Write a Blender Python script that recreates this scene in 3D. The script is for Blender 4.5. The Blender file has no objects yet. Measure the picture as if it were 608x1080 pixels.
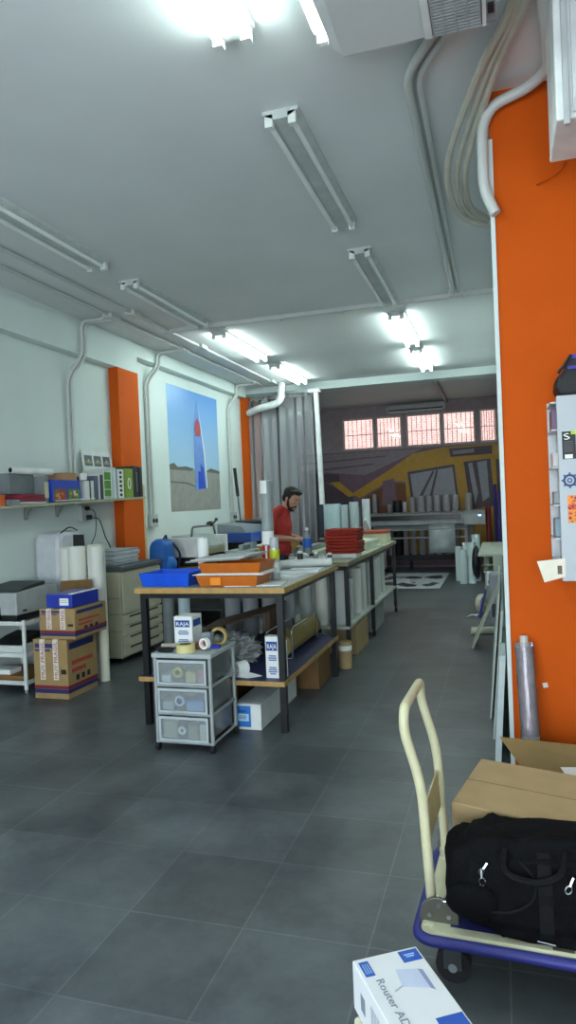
import bpy, bmesh, math, random
from mathutils import Vector, Matrix, noise
random.seed(7)
SC = bpy.context.scene
COL = SC.collection
PI = math.pi
# ------------------------------------------------------------------ camera
def set_camera():
    yaw, pit, roll = math.radians(17.2), math.radians(-0.77), math.radians(2.38)
    F = Vector((-math.sin(yaw)*math.cos(pit), math.cos(yaw)*math.cos(pit), math.sin(pit)))
    R0 = Vector((math.cos(yaw), math.sin(yaw), 0)); U0 = R0.cross(F)
    R = R0*math.cos(roll) - U0*math.sin(roll); U = R0*math.sin(roll) + U0*math.cos(roll)
    cd = bpy.data.cameras.new('camera'); co = bpy.data.objects.new('camera', cd); COL.objects.link(co)
    m = Matrix((R, U, -F)).transposed().to_4x4(); m.translation = (0, 0, 1.55)
    co.matrix_world = m
    cd.sensor_fit = 'VERTICAL'; cd.sensor_height = 24.0; cd.sensor_width = 24.0
    cd.lens = 725/1080*24.0; cd.clip_start = 0.05; cd.clip_end = 200
    SC.camera = co
set_camera()
# ------------------------------------------------------------------ world, sun, exposure
SC.view_settings.view_transform = 'Standard'
try: SC.view_settings.look = 'None'
except Exception: pass
SC.view_settings.gamma = 1.0
SC.view_settings.use_curve_mapping = False
SC.view_settings.exposure = 0.75
W = bpy.data.worlds.new('sky'); SC.world = W; W.use_nodes = True
nt = W.node_tree; nt.nodes.clear()
wo = nt.nodes.new('ShaderNodeOutputWorld'); bg = nt.nodes.new('ShaderNodeBackground')
sky = nt.nodes.new('ShaderNodeTexSky'); sky.sky_type = 'NISHITA'; sky.sun_disc = False
sky.sun_elevation = math.radians(50); sky.sun_rotation = math.radians(200); sky.air_density = 1.0
bg.inputs['Strength'].default_value = 0.32
nt.links.new(sky.outputs[0], bg.inputs[0]); nt.links.new(bg.outputs[0], wo.inputs[0])
sd = bpy.data.lights.new('sun', 'SUN'); sd.energy = 3.2; sd.angle = 0.01; sd.color = (1, .95, .88)
so = bpy.data.objects.new('sun', sd); COL.objects.link(so)
so.rotation_euler = Vector((0.25, 0.62, -0.85)).to_track_quat('-Z', 'Y').to_euler(); so.location = (0, -6, 12)
# daylight that enters through the shop front behind the camera
ad = bpy.data.lights.new('shopfront_daylight', 'AREA'); ad.shape = 'RECTANGLE'; ad.size = 4.4; ad.size_y = 2.3
ad.energy = 150; ad.color = (.80, .92, 1.0)
ao = bpy.data.objects.new('shopfront_daylight', ad); COL.objects.link(ao)
ao.location = (-1.1, -2.85, 1.45); ao.rotation_euler = (PI/2+.42, 0, 0)
LAMP = 26.0     # strength of the lit fluorescent tubes
# ------------------------------------------------------------------ materials
def lin(c):
    def f(v): return v/12.92 if v <= .04045 else ((v+.055)/1.055)**2.4
    if isinstance(c, str): c = [int(c[i:i+2], 16)/255 for i in (0, 2, 4)]
    return (f(c[0]), f(c[1]), f(c[2]), 1)
MATS = {}
def M(hexc, rough=.55, metal=0., var=.10, scale=9., bump=0., spec=.5, bscale=60., trans=0., alpha=1., coat=0.):
    key = (hexc, rough, metal, var, scale, bump, spec, trans, alpha, coat)
    if key in MATS: return MATS[key]
    m = bpy.data.materials.new('surface_'+hexc); m.use_nodes = True; n = m.node_tree.nodes; l = m.node_tree.links
    p = n['Principled BSDF']; c = lin(hexc)
    tc = n.new('ShaderNodeTexCoord'); no = n.new('ShaderNodeTexNoise'); no.inputs['Scale'].default_value = scale
    no.inputs['Detail'].default_value = 4
    l.new(tc.outputs['Object'], no.inputs['Vector'])
    r = n.new('ShaderNodeValToRGB'); e = r.color_ramp.elements
    e[0].position = .3; e[1].position = .7
    e[0].color = (c[0]*(1-var), c[1]*(1-var), c[2]*(1-var), 1)
    e[1].color = tuple(min(1, v*(1+var)) for v in c[:3]) + (1,)
    l.new(no.outputs['Fac'], r.inputs['Fac']); l.new(r.outputs['Color'], p.inputs['Base Color'])
    p.inputs['Roughness'].default_value = rough; p.inputs['Metallic'].default_value = metal
    p.inputs['Specular IOR Level'].default_value = spec
    p.inputs['Coat Weight'].default_value = coat
    if bump:
        n2 = n.new('ShaderNodeTexNoise'); n2.inputs['Scale'].default_value = bscale; n2.inputs['Detail'].default_value = 3
        l.new(tc.outputs['Object'], n2.inputs['Vector'])
        b = n.new('ShaderNodeBump'); b.inputs['Strength'].default_value = bump; b.inputs['Distance'].default_value = .01
        l.new(n2.outputs['Fac'], b.inputs['Height']); l.new(b.outputs['Normal'], p.inputs['Normal'])
    if trans: p.inputs['Transmission Weight'].default_value = trans; p.inputs['IOR'].default_value = 1.3
    if alpha < 1: p.inputs['Alpha'].default_value = alpha
    MATS[key] = m; return m
def emis(hexc, s):
    m = bpy.data.materials.new('glowing_'+hexc); m.use_nodes = True; n = m.node_tree.nodes; n.clear()
    o = n.new('ShaderNodeOutputMaterial'); e = n.new('ShaderNodeEmission'); e.inputs[0].default_value = lin(hexc); e.inputs[1].default_value = s
    m.node_tree.links.new(e.outputs[0], o.inputs[0]); return m
def glassy(name, tint, clear=.85, rough=.05, milk=0.):
    m = bpy.data.materials.new(name); m.use_nodes = True; n = m.node_tree.nodes; l = m.node_tree.links; n.clear()
    o = n.new('ShaderNodeOutputMaterial'); t = n.new('ShaderNodeBsdfTransparent'); g = n.new('ShaderNodeBsdfGlossy')
    d = n.new('ShaderNodeBsdfDiffuse'); x1 = n.new('ShaderNodeMixShader'); x2 = n.new('ShaderNodeMixShader')
    no = n.new('ShaderNodeTexNoise'); no.inputs['Scale'].default_value = 3; no.inputs['Detail'].default_value = 0
    mp = n.new('ShaderNodeMapRange'); mp.inputs['To Min'].default_value = max(0, milk-.04); mp.inputs['To Max'].default_value = milk+.04 if milk else 0.
    l.new(no.outputs['Fac'], mp.inputs['Value'])
    fr = n.new('ShaderNodeFresnel'); fr.inputs['IOR'].default_value = 1.45
    t.inputs[0].default_value = lin(tint); d.inputs[0].default_value = lin(tint); g.inputs['Roughness'].default_value = rough
    l.new(mp.outputs[0], x1.inputs[0]); l.new(t.outputs[0], x1.inputs[1]); l.new(d.outputs[0], x1.inputs[2])
    l.new(fr.outputs[0], x2.inputs[0]); l.new(x1.outputs[0], x2.inputs[1]); l.new(g.outputs[0], x2.inputs[2])
    l.new(x2.outputs[0], o.inputs[0]); return m
WHITE = M('e6e8e6', .5); PAPER = M('eef0ee', .75, var=.03); CREAM = M('d8d2b8', .45); BLACK = M('101114', .5); DARK = M('1b1c20', .6)
STEEL = M('b9bcbe', .3, .9); GREYM = M('8f9698', .45, .2); CARD = M('a18457', .8, var=.08); CARDT = M('b0966c', .8, var=.07)
CARDD = M('7b5c36', .85); ORANGE = M('c9540b', .7, var=.05, scale=3, spec=.15); BLUE = M('1c4fc4', .4); RED = M('b8261f', .6); WOOD = M('b98d52', .5, var=.18, scale=14)
CHROME = M('d5d8da', .15, 1.0); NAVY = M('1d2058', .55); RUBBER = M('17171a', .8)
# ------------------------------------------------------------------ mesh helpers
def BM(): return bmesh.new()
def box(bm, x0, x1, y0, y1, z0, z1, mi=0, mat=None):
    vs = [bm.verts.new((x, y, z)) for x in (x0, x1) for y in (y0, y1) for z in (z0, z1)]
    if mat is not None:
        for v in vs: v.co = mat @ v.co
    fs = [(0,1,3,2),(4,6,7,5),(0,4,5,1),(2,3,7,6),(0,2,6,4),(1,5,7,3)]
    out = []
    for f in fs:
        fc = bm.faces.new([vs[i] for i in f]); fc.material_index = mi; out.append(fc)
    return out
def prism(bm, poly, d, mi=0):
    """poly: list of 3D points, extruded by vector d"""
    d = Vector(d); a = [bm.verts.new(p) for p in poly]; b = [bm.verts.new(Vector(p)+d) for p in poly]; n = len(a)
    f = [bm.faces.new(a[::-1]), bm.faces.new(b)]
    for i in range(n): f.append(bm.faces.new((a[i], a[(i+1) % n], b[(i+1) % n], b[i])))
    for x in f: x.material_index = mi
    return f
def poly(bm, pts, mi=0):
    f = bm.faces.new([bm.verts.new(p) for p in pts]); f.material_index = mi; return f
def frames(pts):
    P = [Vector(p) for p in pts]; n = len(P); T = []
    for i in range(n):
        t = (P[min(i+1, n-1)]-P[max(i-1, 0)]); T.append(t.normalized() if t.length > 1e-9 else Vector((0, 0, 1)))
    u = T[0].orthogonal().normalized(); out = []
    for i in range(n):
        u = (u - T[i]*u.dot(T[i])); u = u.normalized() if u.length > 1e-6 else T[i].orthogonal().normalized()
        out.append((P[i], u, T[i].cross(u)))
    return out
def tube(bm, pts, r, seg=8, mi=0, cap=True):
    fr = frames(pts); rs = r if isinstance(r, (list, tuple)) else [r]*len(fr); rings = []
    for (p, u, v), q in zip(fr, rs):
        rings.append([bm.verts.new(p + u*(q*math.cos(2*PI*k/seg)) + v*(q*math.sin(2*PI*k/seg))) for k in range(seg)])
    for a, b in zip(rings, rings[1:]):
        for k in range(seg):
            f = bm.faces.new((a[k], a[(k+1) % seg], b[(k+1) % seg], b[k])); f.material_index = mi; f.smooth = True
    if cap:
        for rg, s in ((rings[0], -1), (rings[-1], 1)):
            f = bm.faces.new(rg[::s]); f.material_index = mi
def cyl(bm, p0, p1, r0, r1=None, seg=16, mi=0): tube(bm, [p0, p1], [r0, r0 if r1 is None else r1], seg, mi)
def hollow(bm, p0, p1, r, ri, seg=18, mi=0, mi_core=None):
    """a rolled sheet: outer wall, inner wall, annular ends"""
    (a, u, v), (b, _, _) = frames([p0, p1]); R = []
    for p, q in ((a, r), (b, r), (b, ri), (a, ri)):
        R.append([bm.verts.new(p + u*(q*math.cos(2*PI*k/seg)) + v*(q*math.sin(2*PI*k/seg))) for k in range(seg)])
    for i in range(4):
        A, B = R[i], R[(i+1) % 4]
        for k in range(seg):
            f = bm.faces.new((A[k], A[(k+1) % seg], B[(k+1) % seg], B[k])); f.smooth = i in (0, 2)
            f.material_index = (mi_core if (mi_core is not None and i == 2) else mi)
def lathe(bm, prof, c, seg=20, mi=0):
    c = Vector(c); rings = []
    for r, z in prof:
        rings.append([bm.verts.new(c + Vector((r*math.cos(2*PI*k/seg), r*math.sin(2*PI*k/seg), z))) for k in range(seg)])
    for a, b in zip(rings, rings[1:]):
        for k in range(seg):
            f = bm.faces.new((a[k], a[(k+1) % seg], b[(k+1) % seg], b[k])); f.material_index = mi; f.smooth = True
    if prof[0][0] > 1e-6: bm.faces.new(rings[0][::-1]).material_index = mi
    if prof[-1][0] > 1e-6: bm.faces.new(rings[-1]).material_index = mi
def blob(bm, c, r, rot=None, seg=16, mi=0):
    m = Matrix.Translation(c) @ (rot.to_4x4() if rot else Matrix()) @ Matrix.Diagonal((r[0], r[1], r[2], 1))
    ret = bmesh.ops.create_uvsphere(bm, u_segments=seg, v_segments=max(6, seg//2), radius=1, matrix=m)
    for v in ret['verts']:
        for f in v.link_faces: f.material_index = mi; f.smooth = True
def fillet(pts, rad, n=5):
    P = [Vector(p) for p in pts]; out = [P[0]]
    for i in range(1, len(P)-1):
        a, b, c = P[i-1], P[i], P[i+1]; d1 = (a-b); d2 = (c-b); r = min(rad, d1.length*.48, d2.length*.48)
        s = b + d1.normalized()*r; e = b + d2.normalized()*r
        for k in range(n+1):
            t = k/n; out.append(s*(1-t)**2 + b*(2*t*(1-t)) + e*t*t)
    out.append(P[-1]); return out
def spline(pts, n=8):
    P = [Vector(p) for p in pts]; P = [P[0]*2-P[1]] + P + [P[-1]*2-P[-2]]; out = []
    for i in range(1, len(P)-2):
        for k in range(n):
            t = k/n; a, b, c, d = P[i-1:i+3]
            out.append(.5*((2*b) + (c-a)*t + (2*a-5*b+4*c-d)*t*t + (3*b-a-3*c+d)*t**3))
    out.append(P[-2]); return out
# ------------------------------------------------------------------ object helpers
ORG = {}
def finish(me, bm, mats, smooth):
    bmesh.ops.remove_doubles(bm, verts=bm.verts, dist=1e-6)
    bmesh.ops.recalc_face_normals(bm, faces=bm.faces)
    bm.to_mesh(me); bm.free()
    for m in (mats if isinstance(mats, (list, tuple)) else [mats]): me.materials.append(m)
    if smooth:
        for p in me.polygons: p.use_smooth = True
        me.set_sharp_from_angle(angle=math.radians(smooth if smooth > 1 else 40))
    else:
        if any(p.use_smooth for p in me.polygons): me.set_sharp_from_angle(angle=math.radians(40))
def bevel(o, w, seg=2):
    b = o.modifiers.new('bevel', 'BEVEL'); b.width = w; b.segments = seg; b.limit_method = 'ANGLE'; b.angle_limit = math.radians(40)
def tagit(o, label, cat, group=None):
    if label: o['label'] = label
    if cat: o['category'] = cat
    if group: o['group'] = group
def thing(name, label, cat, loc, group=None):
    o = bpy.data.objects.new(name, None); o.empty_display_size = .1; COL.objects.link(o); o.location = loc
    ORG[o.name] = Vector(loc); tagit(o, label, cat, group); return o
def part(name, bm, mats, parent, label=None, bev=0, smooth=0, kind=None):
    me = bpy.data.meshes.new(name); off = ORG[parent.name]
    for v in bm.verts: v.co -= off
    finish(me, bm, mats, smooth); o = bpy.data.objects.new(name, me); COL.objects.link(o); o.parent = parent
    ORG[o.name] = off
    if label: o['label'] = label
    if kind: o['kind'] = kind
    if bev: bevel(o, bev)
    return o
def solo(name, bm, mats, label, cat, group=None, bev=0, smooth=0, kind=None):
    xs = [v.co.x for v in bm.verts]; ys = [v.co.y for v in bm.verts]; zs = [v.co.z for v in bm.verts]
    c = Vector(((min(xs)+max(xs))/2, (min(ys)+max(ys))/2, min(zs)))
    for v in bm.verts: v.co -= c
    me = bpy.data.meshes.new(name); finish(me, bm, mats, smooth); o = bpy.data.objects.new(name, me); COL.objects.link(o); o.location = c
    ORG[o.name] = c; tagit(o, label, cat, group)
    if kind: o['kind'] = kind
    if bev: bevel(o, bev)
    return o
def struct(name, bm, mats, bev=0, smooth=0):
    o = solo(name, bm, mats, None, None, bev=bev, smooth=smooth, kind='structure'); return o
def dup(root, loc, rz=0, label=None):
    r = root.copy(); COL.objects.link(r); r.location = loc; r.rotation_euler = (0, 0, rz); ORG[r.name] = Vector(loc)
    if label: r['label'] = label
    for ch in list(root.children):
        c = ch.copy(); COL.objects.link(c); c.parent = r
        for g in list(ch.children):
            d = g.copy(); COL.objects.link(d); d.parent = c
    return r
def text(s, size, origin, xd, yd, mat, parent, name='lettering', align='LEFT', label=None, wmax=None):
    """flat lettering whose baseline starts at origin, running along xd with up = yd"""
    cu = bpy.data.curves.new('lettering', 'FONT'); cu.body = s; cu.size = size; cu.align_x = align; cu.extrude = .0004; cu.resolution_u = 2
    t = bpy.data.objects.new('tmp', cu); COL.objects.link(t)
    dg = bpy.context.evaluated_depsgraph_get(); me = bpy.data.meshes.new_from_object(t.evaluated_get(dg)); bpy.data.objects.remove(t)
    xd = Vector(xd).normalized(); yd = Vector(yd).normalized(); zd = xd.cross(yd); o3 = Vector(origin)
    off = ORG[parent.name]; sx = 1.0
    if wmax:
        w = max(v.co.x for v in me.vertices)-min(v.co.x for v in me.vertices); sx = wmax/w
    for v in me.vertices: v.co = o3 + xd*(v.co.x*sx) + yd*v.co.y + zd*v.co.z - off
    me.materials.clear(); me.materials.append(mat); me.name = name
    o = bpy.data.objects.new(name, me); COL.objects.link(o); o.parent = parent; ORG[o.name] = off
    if label: o['label'] = label
    return o
ORD = ['first', 'second', 'third', 'fourth', 'fifth', 'sixth', 'seventh', 'eighth', 'ninth', 'tenth', 'eleventh', 'twelfth', 'thirteenth', 'fourteenth', 'fifteenth']
# ------------------------------------------------------------------ structure
H = 3.65
def floor_mat():
    m = bpy.data.materials.new('slate_floor_tiles'); m.use_nodes = True; n = m.node_tree.nodes; l = m.node_tree.links; p = n['Principled BSDF']
    tc = n.new('ShaderNodeTexCoord'); mp = n.new('ShaderNodeMapping'); l.new(tc.outputs['Object'], mp.inputs[0])
    br = n.new('ShaderNodeTexBrick'); br.offset = 0; br.squash = 1
    T = .467
    br.inputs['Scale'].default_value = 1; br.inputs['Brick Width'].default_value = T; br.inputs['Row Height'].default_value = T
    br.inputs['Mortar Size'].default_value = .0035; br.inputs['Mortar Smooth'].default_value = .2; br.inputs['Bias'].default_value = 0
    br.inputs['Color1'].default_value = lin('4d5153'); br.inputs['Color2'].default_value = lin('5a5f62'); br.inputs['Mortar'].default_value = lin('666b6b')
    l.new(mp.outputs[0], br.inputs['Vector'])
    no = n.new('ShaderNodeTexNoise'); no.inputs['Scale'].default_value = 2.6; no.inputs['Detail'].default_value = 8; no.inputs['Roughness'].default_value = .65
    l.new(tc.outputs['Object'], no.inputs['Vector'])
    rp = n.new('ShaderNodeValToRGB'); rp.color_ramp.elements[0].position = .3; rp.color_ramp.elements[1].position = .72
    rp.color_ramp.elements[0].color = (.48, .49, .55, 1); rp.color_ramp.elements[1].color = (1.5, 1.52, 1.48, 1)
    l.new(no.outputs['Fac'], rp.inputs[0])
    mx = n.new('ShaderNodeMixRGB'); mx.blend_type = 'MULTIPLY'; mx.inputs[0].default_value = 1
    l.new(br.outputs['Color'], mx.inputs[1]); l.new(rp.outputs[0], mx.inputs[2]); l.new(mx.outputs[0], p.inputs['Base Color'])
    r2 = n.new('ShaderNodeMapRange'); r2.inputs['To Min'].default_value = .30; r2.inputs['To Max'].default_value = .48
    l.new(no.outputs['Fac'], r2.inputs['Value']); l.new(r2.outputs[0], p.inputs['Roughness'])
    b = n.new('ShaderNodeBump'); b.inputs['Strength'].default_value = .12; b.inputs['Distance'].default_value = .01
    n3 = n.new('ShaderNodeTexNoise'); n3.inputs['Scale'].default_value = 18; n3.inputs['Detail'].default_value = 5; l.new(tc.outputs['Object'], n3.inputs['Vector'])
    l.new(n3.outputs['Fac'], b.inputs['Height']); l.new(b.outputs[0], p.inputs['Normal'])
    p.inputs['Specular IOR Level'].default_value = .5
    mp.inputs['Location'].default_value = FLOOR_OFF
    return m
# floor object origin: centre of (-4.45..2.2, -3..15.4) ; shift so tile joints fall on x=-0.49 and y=2.318
fx, fy = (-4.6+2.3)/2, (-3.1+15.5)/2
FLOOR_OFF = (-( -0.49-fx), -(2.318-fy), 0)
bm = BM(); box(bm, -4.6, 2.3, -3.1, 15.5, -.1, 0); fl = struct('floor', bm, floor_mat())
CEIL = M('dcdfdf', .8, var=.04, scale=1.2); WALL = M('d6e0dd', .75, var=.03, scale=1.5); WALLW = M('d3dddb', .75, var=.03, scale=1.5); BACKW = M('a08f94', .8)
bm = BM(); box(bm, -4.6, 2.3, -3.1, 15.5, H, H+.12); struct('ceiling', bm, CEIL)
bm = BM(); box(bm, -4.6, -4.45, -3.1, 15.5, 0, H); struct('wall_left', bm, WALL)
bm = BM(); box(bm, -4.45, -4.32, -3, 7.78, 3.26, H); struct('trim_1', bm, WALL)
bm = BM(); box(bm, -4.45, -4.32, 7.78, 11.7, 3.47, H); struct('trim_2', bm, WALL)
PIL = M('cf5a16', .7, var=.05, scale=3, spec=.15)
bm = BM(); box(bm, -4.45, -4.322, 7.30, 7.78, 0, 3.26); struct('trim_3', bm, PIL)
bm = BM(); box(bm, -4.45, -4.30, 11.7, 12.45, 0, 3.47); struct('trim_4', bm, PIL)
bm = BM(); box(bm, -4.45, .02, 11.75, 12.05, 3.52, H); struct('trim_5', bm, WALLW)
# right hand side: orange pier facing the camera, its inner side and the wall beyond painted white
bm = BM(); box(bm, .013, 2.3, 3.8, 3.95, 0, H)
for f in bm.faces:
    if f.calc_center_median().x < .05: f.material_index = 1
struct('wall_right', bm, [ORANGE, WALLW])
bm = BM(); box(bm, .004, .026, 3.786, 3.96, 0, H-.25); struct('trim_6', bm, WALLW)
bm = BM(); box(bm, .02, .14, 3.95, 15.5, 0, H); struct('wall_right_rear', bm, WALLW)
bm = BM(); box(bm, 2.2, 2.3, -3.1, 3.8, 0, H); struct('wall_right_front', bm, WALL)
# back wall with four window openings
WZ0, WZ1 = 2.68, 3.39; WX = [(-3.38, -2.66), (-2.62, -2.04), (-1.94, -1.18), (-1.15, -.46), (-.37, -.02)]
bm = BM(); box(bm, -4.6, .14, 15.4, 15.55, 0, WZ0); box(bm, -4.6, .14, 15.4, 15.55, WZ1, H)
ex = [-4.6] + [v for w in WX for v in w] + [.14]
for i in range(0, len(ex), 2): box(bm, ex[i], ex[i+1], 15.4, 15.55, WZ0, WZ1)
struct('wall_back', bm, BACKW)
FRAME = M('c8b8b6', .5); GLASS = glassy('window_glass', 'ffffff', .9)
for i, (a, b) in enumerate(WX):
    bm = BM(); t = .035
    box(bm, a, b, 15.40, 15.46, WZ0, WZ0+t); box(bm, a, b, 15.40, 15.46, WZ1-t, WZ1)
    box(bm, a, a+t, 15.40, 15.46, WZ0+t, WZ1-t); box(bm, b-t, b, 15.40, 15.46, WZ0+t, WZ1-t)
    w = struct('window_%d' % (i+1), bm, FRAME)
    bm = BM(); box(bm, a+t, b-t, 15.43, 15.436, WZ0+t, WZ1-t); part('pane', bm, GLASS, w)
    bm = BM()
    for k in range(1, 7): cyl(bm, (a+(b-a)*k/7, 15.52, WZ0), (a+(b-a)*k/7, 15.52, WZ1), .007, seg=6)
    box(bm, a, b, 15.51, 15.53, (WZ0+WZ1)/2-.015, (WZ0+WZ1)/2+.0)
    part('security_bars', bm, M('6b5a58', .6), w)
# brick facade across the yard behind the windows
def brick_mat():
    m = bpy.data.materials.new('pink_brick'); m.use_nodes = True; n = m.node_tree.nodes; l = m.node_tree.links; p = n['Principled BSDF']
    tc = n.new('ShaderNodeTexCoord'); mp = n.new('ShaderNodeMapping'); mp.inputs['Rotation'].default_value = (PI/2, 0, 0); l.new(tc.outputs['Object'], mp.inputs[0])
    br = n.new('ShaderNodeTexBrick'); br.inputs['Scale'].default_value = 4; br.inputs['Color1'].default_value = lin('cf9f92'); br.inputs['Color2'].default_value = lin('c08e80'); br.inputs['Mortar'].default_value = lin('d6bdb2')
    l.new(mp.outputs[0], br.inputs[0]); l.new(br.outputs[0], p.inputs['Base Color']); p.inputs['Roughness'].default_value = .9; return m
bm = BM(); box(bm, -9, 5, 19, 19.3, 0, 9); solo('brick_facade', bm, brick_mat(), 'pale pink brick wall of the building seen outside the barred back windows', 'building')
bm = BM(); box(bm, -9, 5, 15.56, 19, -.1, 0); struct('ground_outside', bm, M('8c8780', .9))
# shop front behind the camera
bm = BM(); box(bm, -4.6, 2.3, -3.1, -3, 2.7, H); box(bm, -4.6, -3.4, -3.1, -3, 0, 2.7); box(bm, 1.3, 2.3, -3.1, -3, 0, 2.7); box(bm, -3.4, 1.3, -3.1, -3, 0, .25)
struct('wall_front', bm, WALL)
bm = BM()
for x in (-3.4, -1.1, 1.24): box(bm, x, x+.06, -3.08, -3.02, .25, 2.7)
box(bm, -3.4, 1.3, -3.08, -3.02, .25, .31); box(bm, -3.4, 1.3, -3.08, -3.02, 2.64, 2.7)
w = struct('window_6', bm, M('60666a', .4, .6))
bm = BM(); box(bm, -3.34, -1.1, -3.054, -3.046, .31, 2.64); box(bm, -1.04, 1.24, -3.054, -3.046, .31, 2.64); part('pane', bm, GLASS, w)
bm = BM(); box(bm, -9, 9, -14, -3.11, -.1, 0); struct('pavement_outside', bm, M('8c8c88', .9))
# ------------------------------------------------------------------ mural on the back wall
MY = M('b88a18', .5); MP = M('765a6a', .5); MG = M('8a8a96', .4); MD = M('4c3e4c', .5); ML = M('8d8088', .5); MO = M('7a4526', .6)  # print colours with the purplish haze of the back room mixed in
bm = BM(); y = 15.388; k = [0]
box(bm, -4.42, .0, y, 15.395, .05, WZ0-.04, 1)
def shp(pts, mi):
    k[0] += 1; d = .0012*k[0]; prism(bm, [(x, y-d, z) for x, z in pts], (0, .0012, 0), mi)
shp([(-4.42,2.62),(-1.6,2.62),(-2.9,2.1),(-4.42,2.28)], 4)
shp([(-4.42,2.44),(-2.4,2.52),(-2.4,2.49),(-4.42,2.40)], 1); shp([(-4.42,2.26),(-2.7,2.36),(-2.7,2.32),(-4.42,2.2)], 1)
shp([(-4.42,1.95),(-3.9,2.0),(-3.2,1.62),(-3.0,.4),(-4.42,.4)], 3); shp([(-3.75,2.0),(-3.5,1.98),(-3.15,1.66),(-3.3,1.62)], 0)
shp([(-3.2,1.70),(-2.38,2.17),(-1.82,2.52),(-1.15,2.62),(0,2.63),(0,.3),(-1.95,.3),(-2.0,1.9),(-2.35,1.95),(-3.05,1.58)], 0)
shp([(-2.95,.5),(-2.9,1.6),(-2.35,1.9),(-2.0,1.85),(-1.98,.5)], 5)
shp([(-2.55,1.4),(-2.5,1.95),(-2.25,2.0),(-2.2,1.4)], 1); shp([(-2.85,.5),(-2.8,1.5),(-2.6,1.55),(-2.6,.5)], 3)
shp([(-1.95,2.12),(-.93,2.24),(-.83,1.15),(-1.85,1.15)], 3); shp([(-1.89,2.07),(-.97,2.18),(-.89,1.2),(-1.8,1.2)], 2)
shp([(-1.75,1.5),(-1.4,2.12),(-1.36,2.1),(-1.7,1.45)], 3); shp([(-1.5,1.5),(-1.32,2.14),(-1.28,2.12),(-1.45,1.45)], 3)
shp([(-.73,2.28),(-.17,2.32),(-.12,1.3),(-.62,1.25)], 3); shp([(-.45,2.25),(-.25,2.28),(-.22,1.5),(-.36,1.4)], 2); shp([(-.64,2.24),(-.55,2.25),(-.45,1.6),(-.52,1.35)], 2)
shp([(-.06,2.3),(0,2.3),(0,1.5),(-.05,1.5)], 3)
shp([(-1.03,2.58),(-.13,2.60),(-.13,2.42),(-1.0,2.40)], 3); shp([(-.95,2.53),(-.5,2.55),(-.5,2.47),(-.95,2.45)], 4)
shp([(-4.3,2.2),(-3.5,2.15),(-3.5,1.98),(-4.3,1.95)], 3)
solo('mural', bm, [MY, MP, MG, MD, ML, MO], 'printed wall mural of a yellow rail vehicle under the back windows', 'mural')
# ------------------------------------------------------------------ ceiling lights
LIT = emis('e6fcf7', LAMP); TUBE_OFF = M('f0f4f2', .3, var=.03); BODY = M('c2c8c6', .5); CAP = M('d9dcd8', .5)
def fixture(x, y0, y1, lit, label):
    t = thing('ceiling_light', label, 'ceiling light', (x, (y0+y1)/2, H), 'twin tube ceiling lights')
    bm = BM()
    prism(bm, [(x-.10, y0, H), (x-.10, y0, H-.018), (x-.035, y0, H-.05), (x+.035, y0, H-.05), (x+.10, y0, H-.018), (x+.10, y0, H)], (0, y1-y0, 0))
    part('housing', bm, BODY, t)
    for s in (-1, 1):
        bm = BM(); cyl(bm, (x+s*.065, y0+.04, H-.062), (x+s*.065, y1-.04, H-.062), .016, seg=10)
        part('fluorescent_tube', bm, LIT if lit else TUBE_OFF, t, 'glowing white tube' if lit else 'unlit tube')
        for ya, yb in ((y0, y0+.04), (y1-.04, y1)):
            bm = BM(); box(bm, x+s*.065-.022, x+s*.065+.022, ya, yb, H-.085, H-.02); part('lamp_holder', bm, CAP, t)
    return t
FX, LX = -1.05, -3.175
fixture(FX, 1.30, 2.88, 1, 'bright lit twin tube light cut by the top edge of the photo')
fixture(FX, 3.54, 5.12, 0, 'unlit twin tube light on the ceiling left of the white air conditioner')
fixture(FX, 5.70, 7.27, 0, 'unlit twin tube light just before the pipe that crosses the ceiling')
fixture(FX, 7.80, 9.38, 1, 'lit twin tube light just past the cross pipe, on the right hand row')
fixture(FX, 9.76, 11.3, 1, 'lit twin tube light deepest on the right hand row, before the back beam')
fixture(LX, 3.55, 5.13, 0, 'unlit twin tube light cut by the left edge of the photo')
fixture(LX, 5.63, 7.22, 0, 'unlit twin tube light second on the left row, ending at the cross pipe')
fixture(LX, 7.72, 9.30, 1, 'lit twin tube light on the left row, just past the cross pipe')
fixture(LX, 9.87, 11.4, 1, 'lit twin tube light on the left row, nearest the clear curtain')
# ------------------------------------------------------------------ ceiling air conditioner and pipes
t = thing('tube_lamp', 'lit single tube lamp along the left edge of the ceiling air conditioner', 'ceiling light', (-.66, 2.1, H))
bm = BM(); box(bm, -.70, -.645, 1.3, 2.93, 3.56, H); part('housing', bm, BODY, t, bev=.004)
bm = BM(); cyl(bm, (-.655, 1.34, 3.535), (-.655, 2.90, 3.535), .016, seg=12); part('fluorescent_tube', bm, LIT, t, 'glowing white tube')
for ya, yb in ((1.3, 1.34), (2.90, 2.93)):
    bm = BM(); box(bm, -.68, -.635, ya, yb, 3.51, 3.56); part('lamp_holder', bm, CAP, t)
ACW = M('d2d5d4', .35, var=.02)
t = thing('ceiling_air_conditioner', 'white ceiling mounted air conditioner with a ribbed intake grille', 'air conditioner', (-.27, 2.5, H))
bm = BM(); prism(bm, [(-.57, 2.88, 3.43), (-.60, 2.84, 3.43), (-.62, 2.4, 3.45), (-.62, 2.15, 3.52), (-.62, 2.1, 3.63), (-.62, 2.95, 3.63), (-.60, 2.93, 3.50)], (.05, 0, 0)); part('end_cap', bm, M('e4e8e8', .3), t)
bm = BM(); prism(bm, [(-.57, 2.10, 3.63), (-.57, 2.15, 3.52), (-.57, 2.4, 3.44), (-.57, 2.90, 3.425), (-.57, 2.94, 3.5), (-.57, 2.94, 3.63)], (.585, 0, 0)); part('casing', bm, ACW, t, bev=.006)
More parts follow.
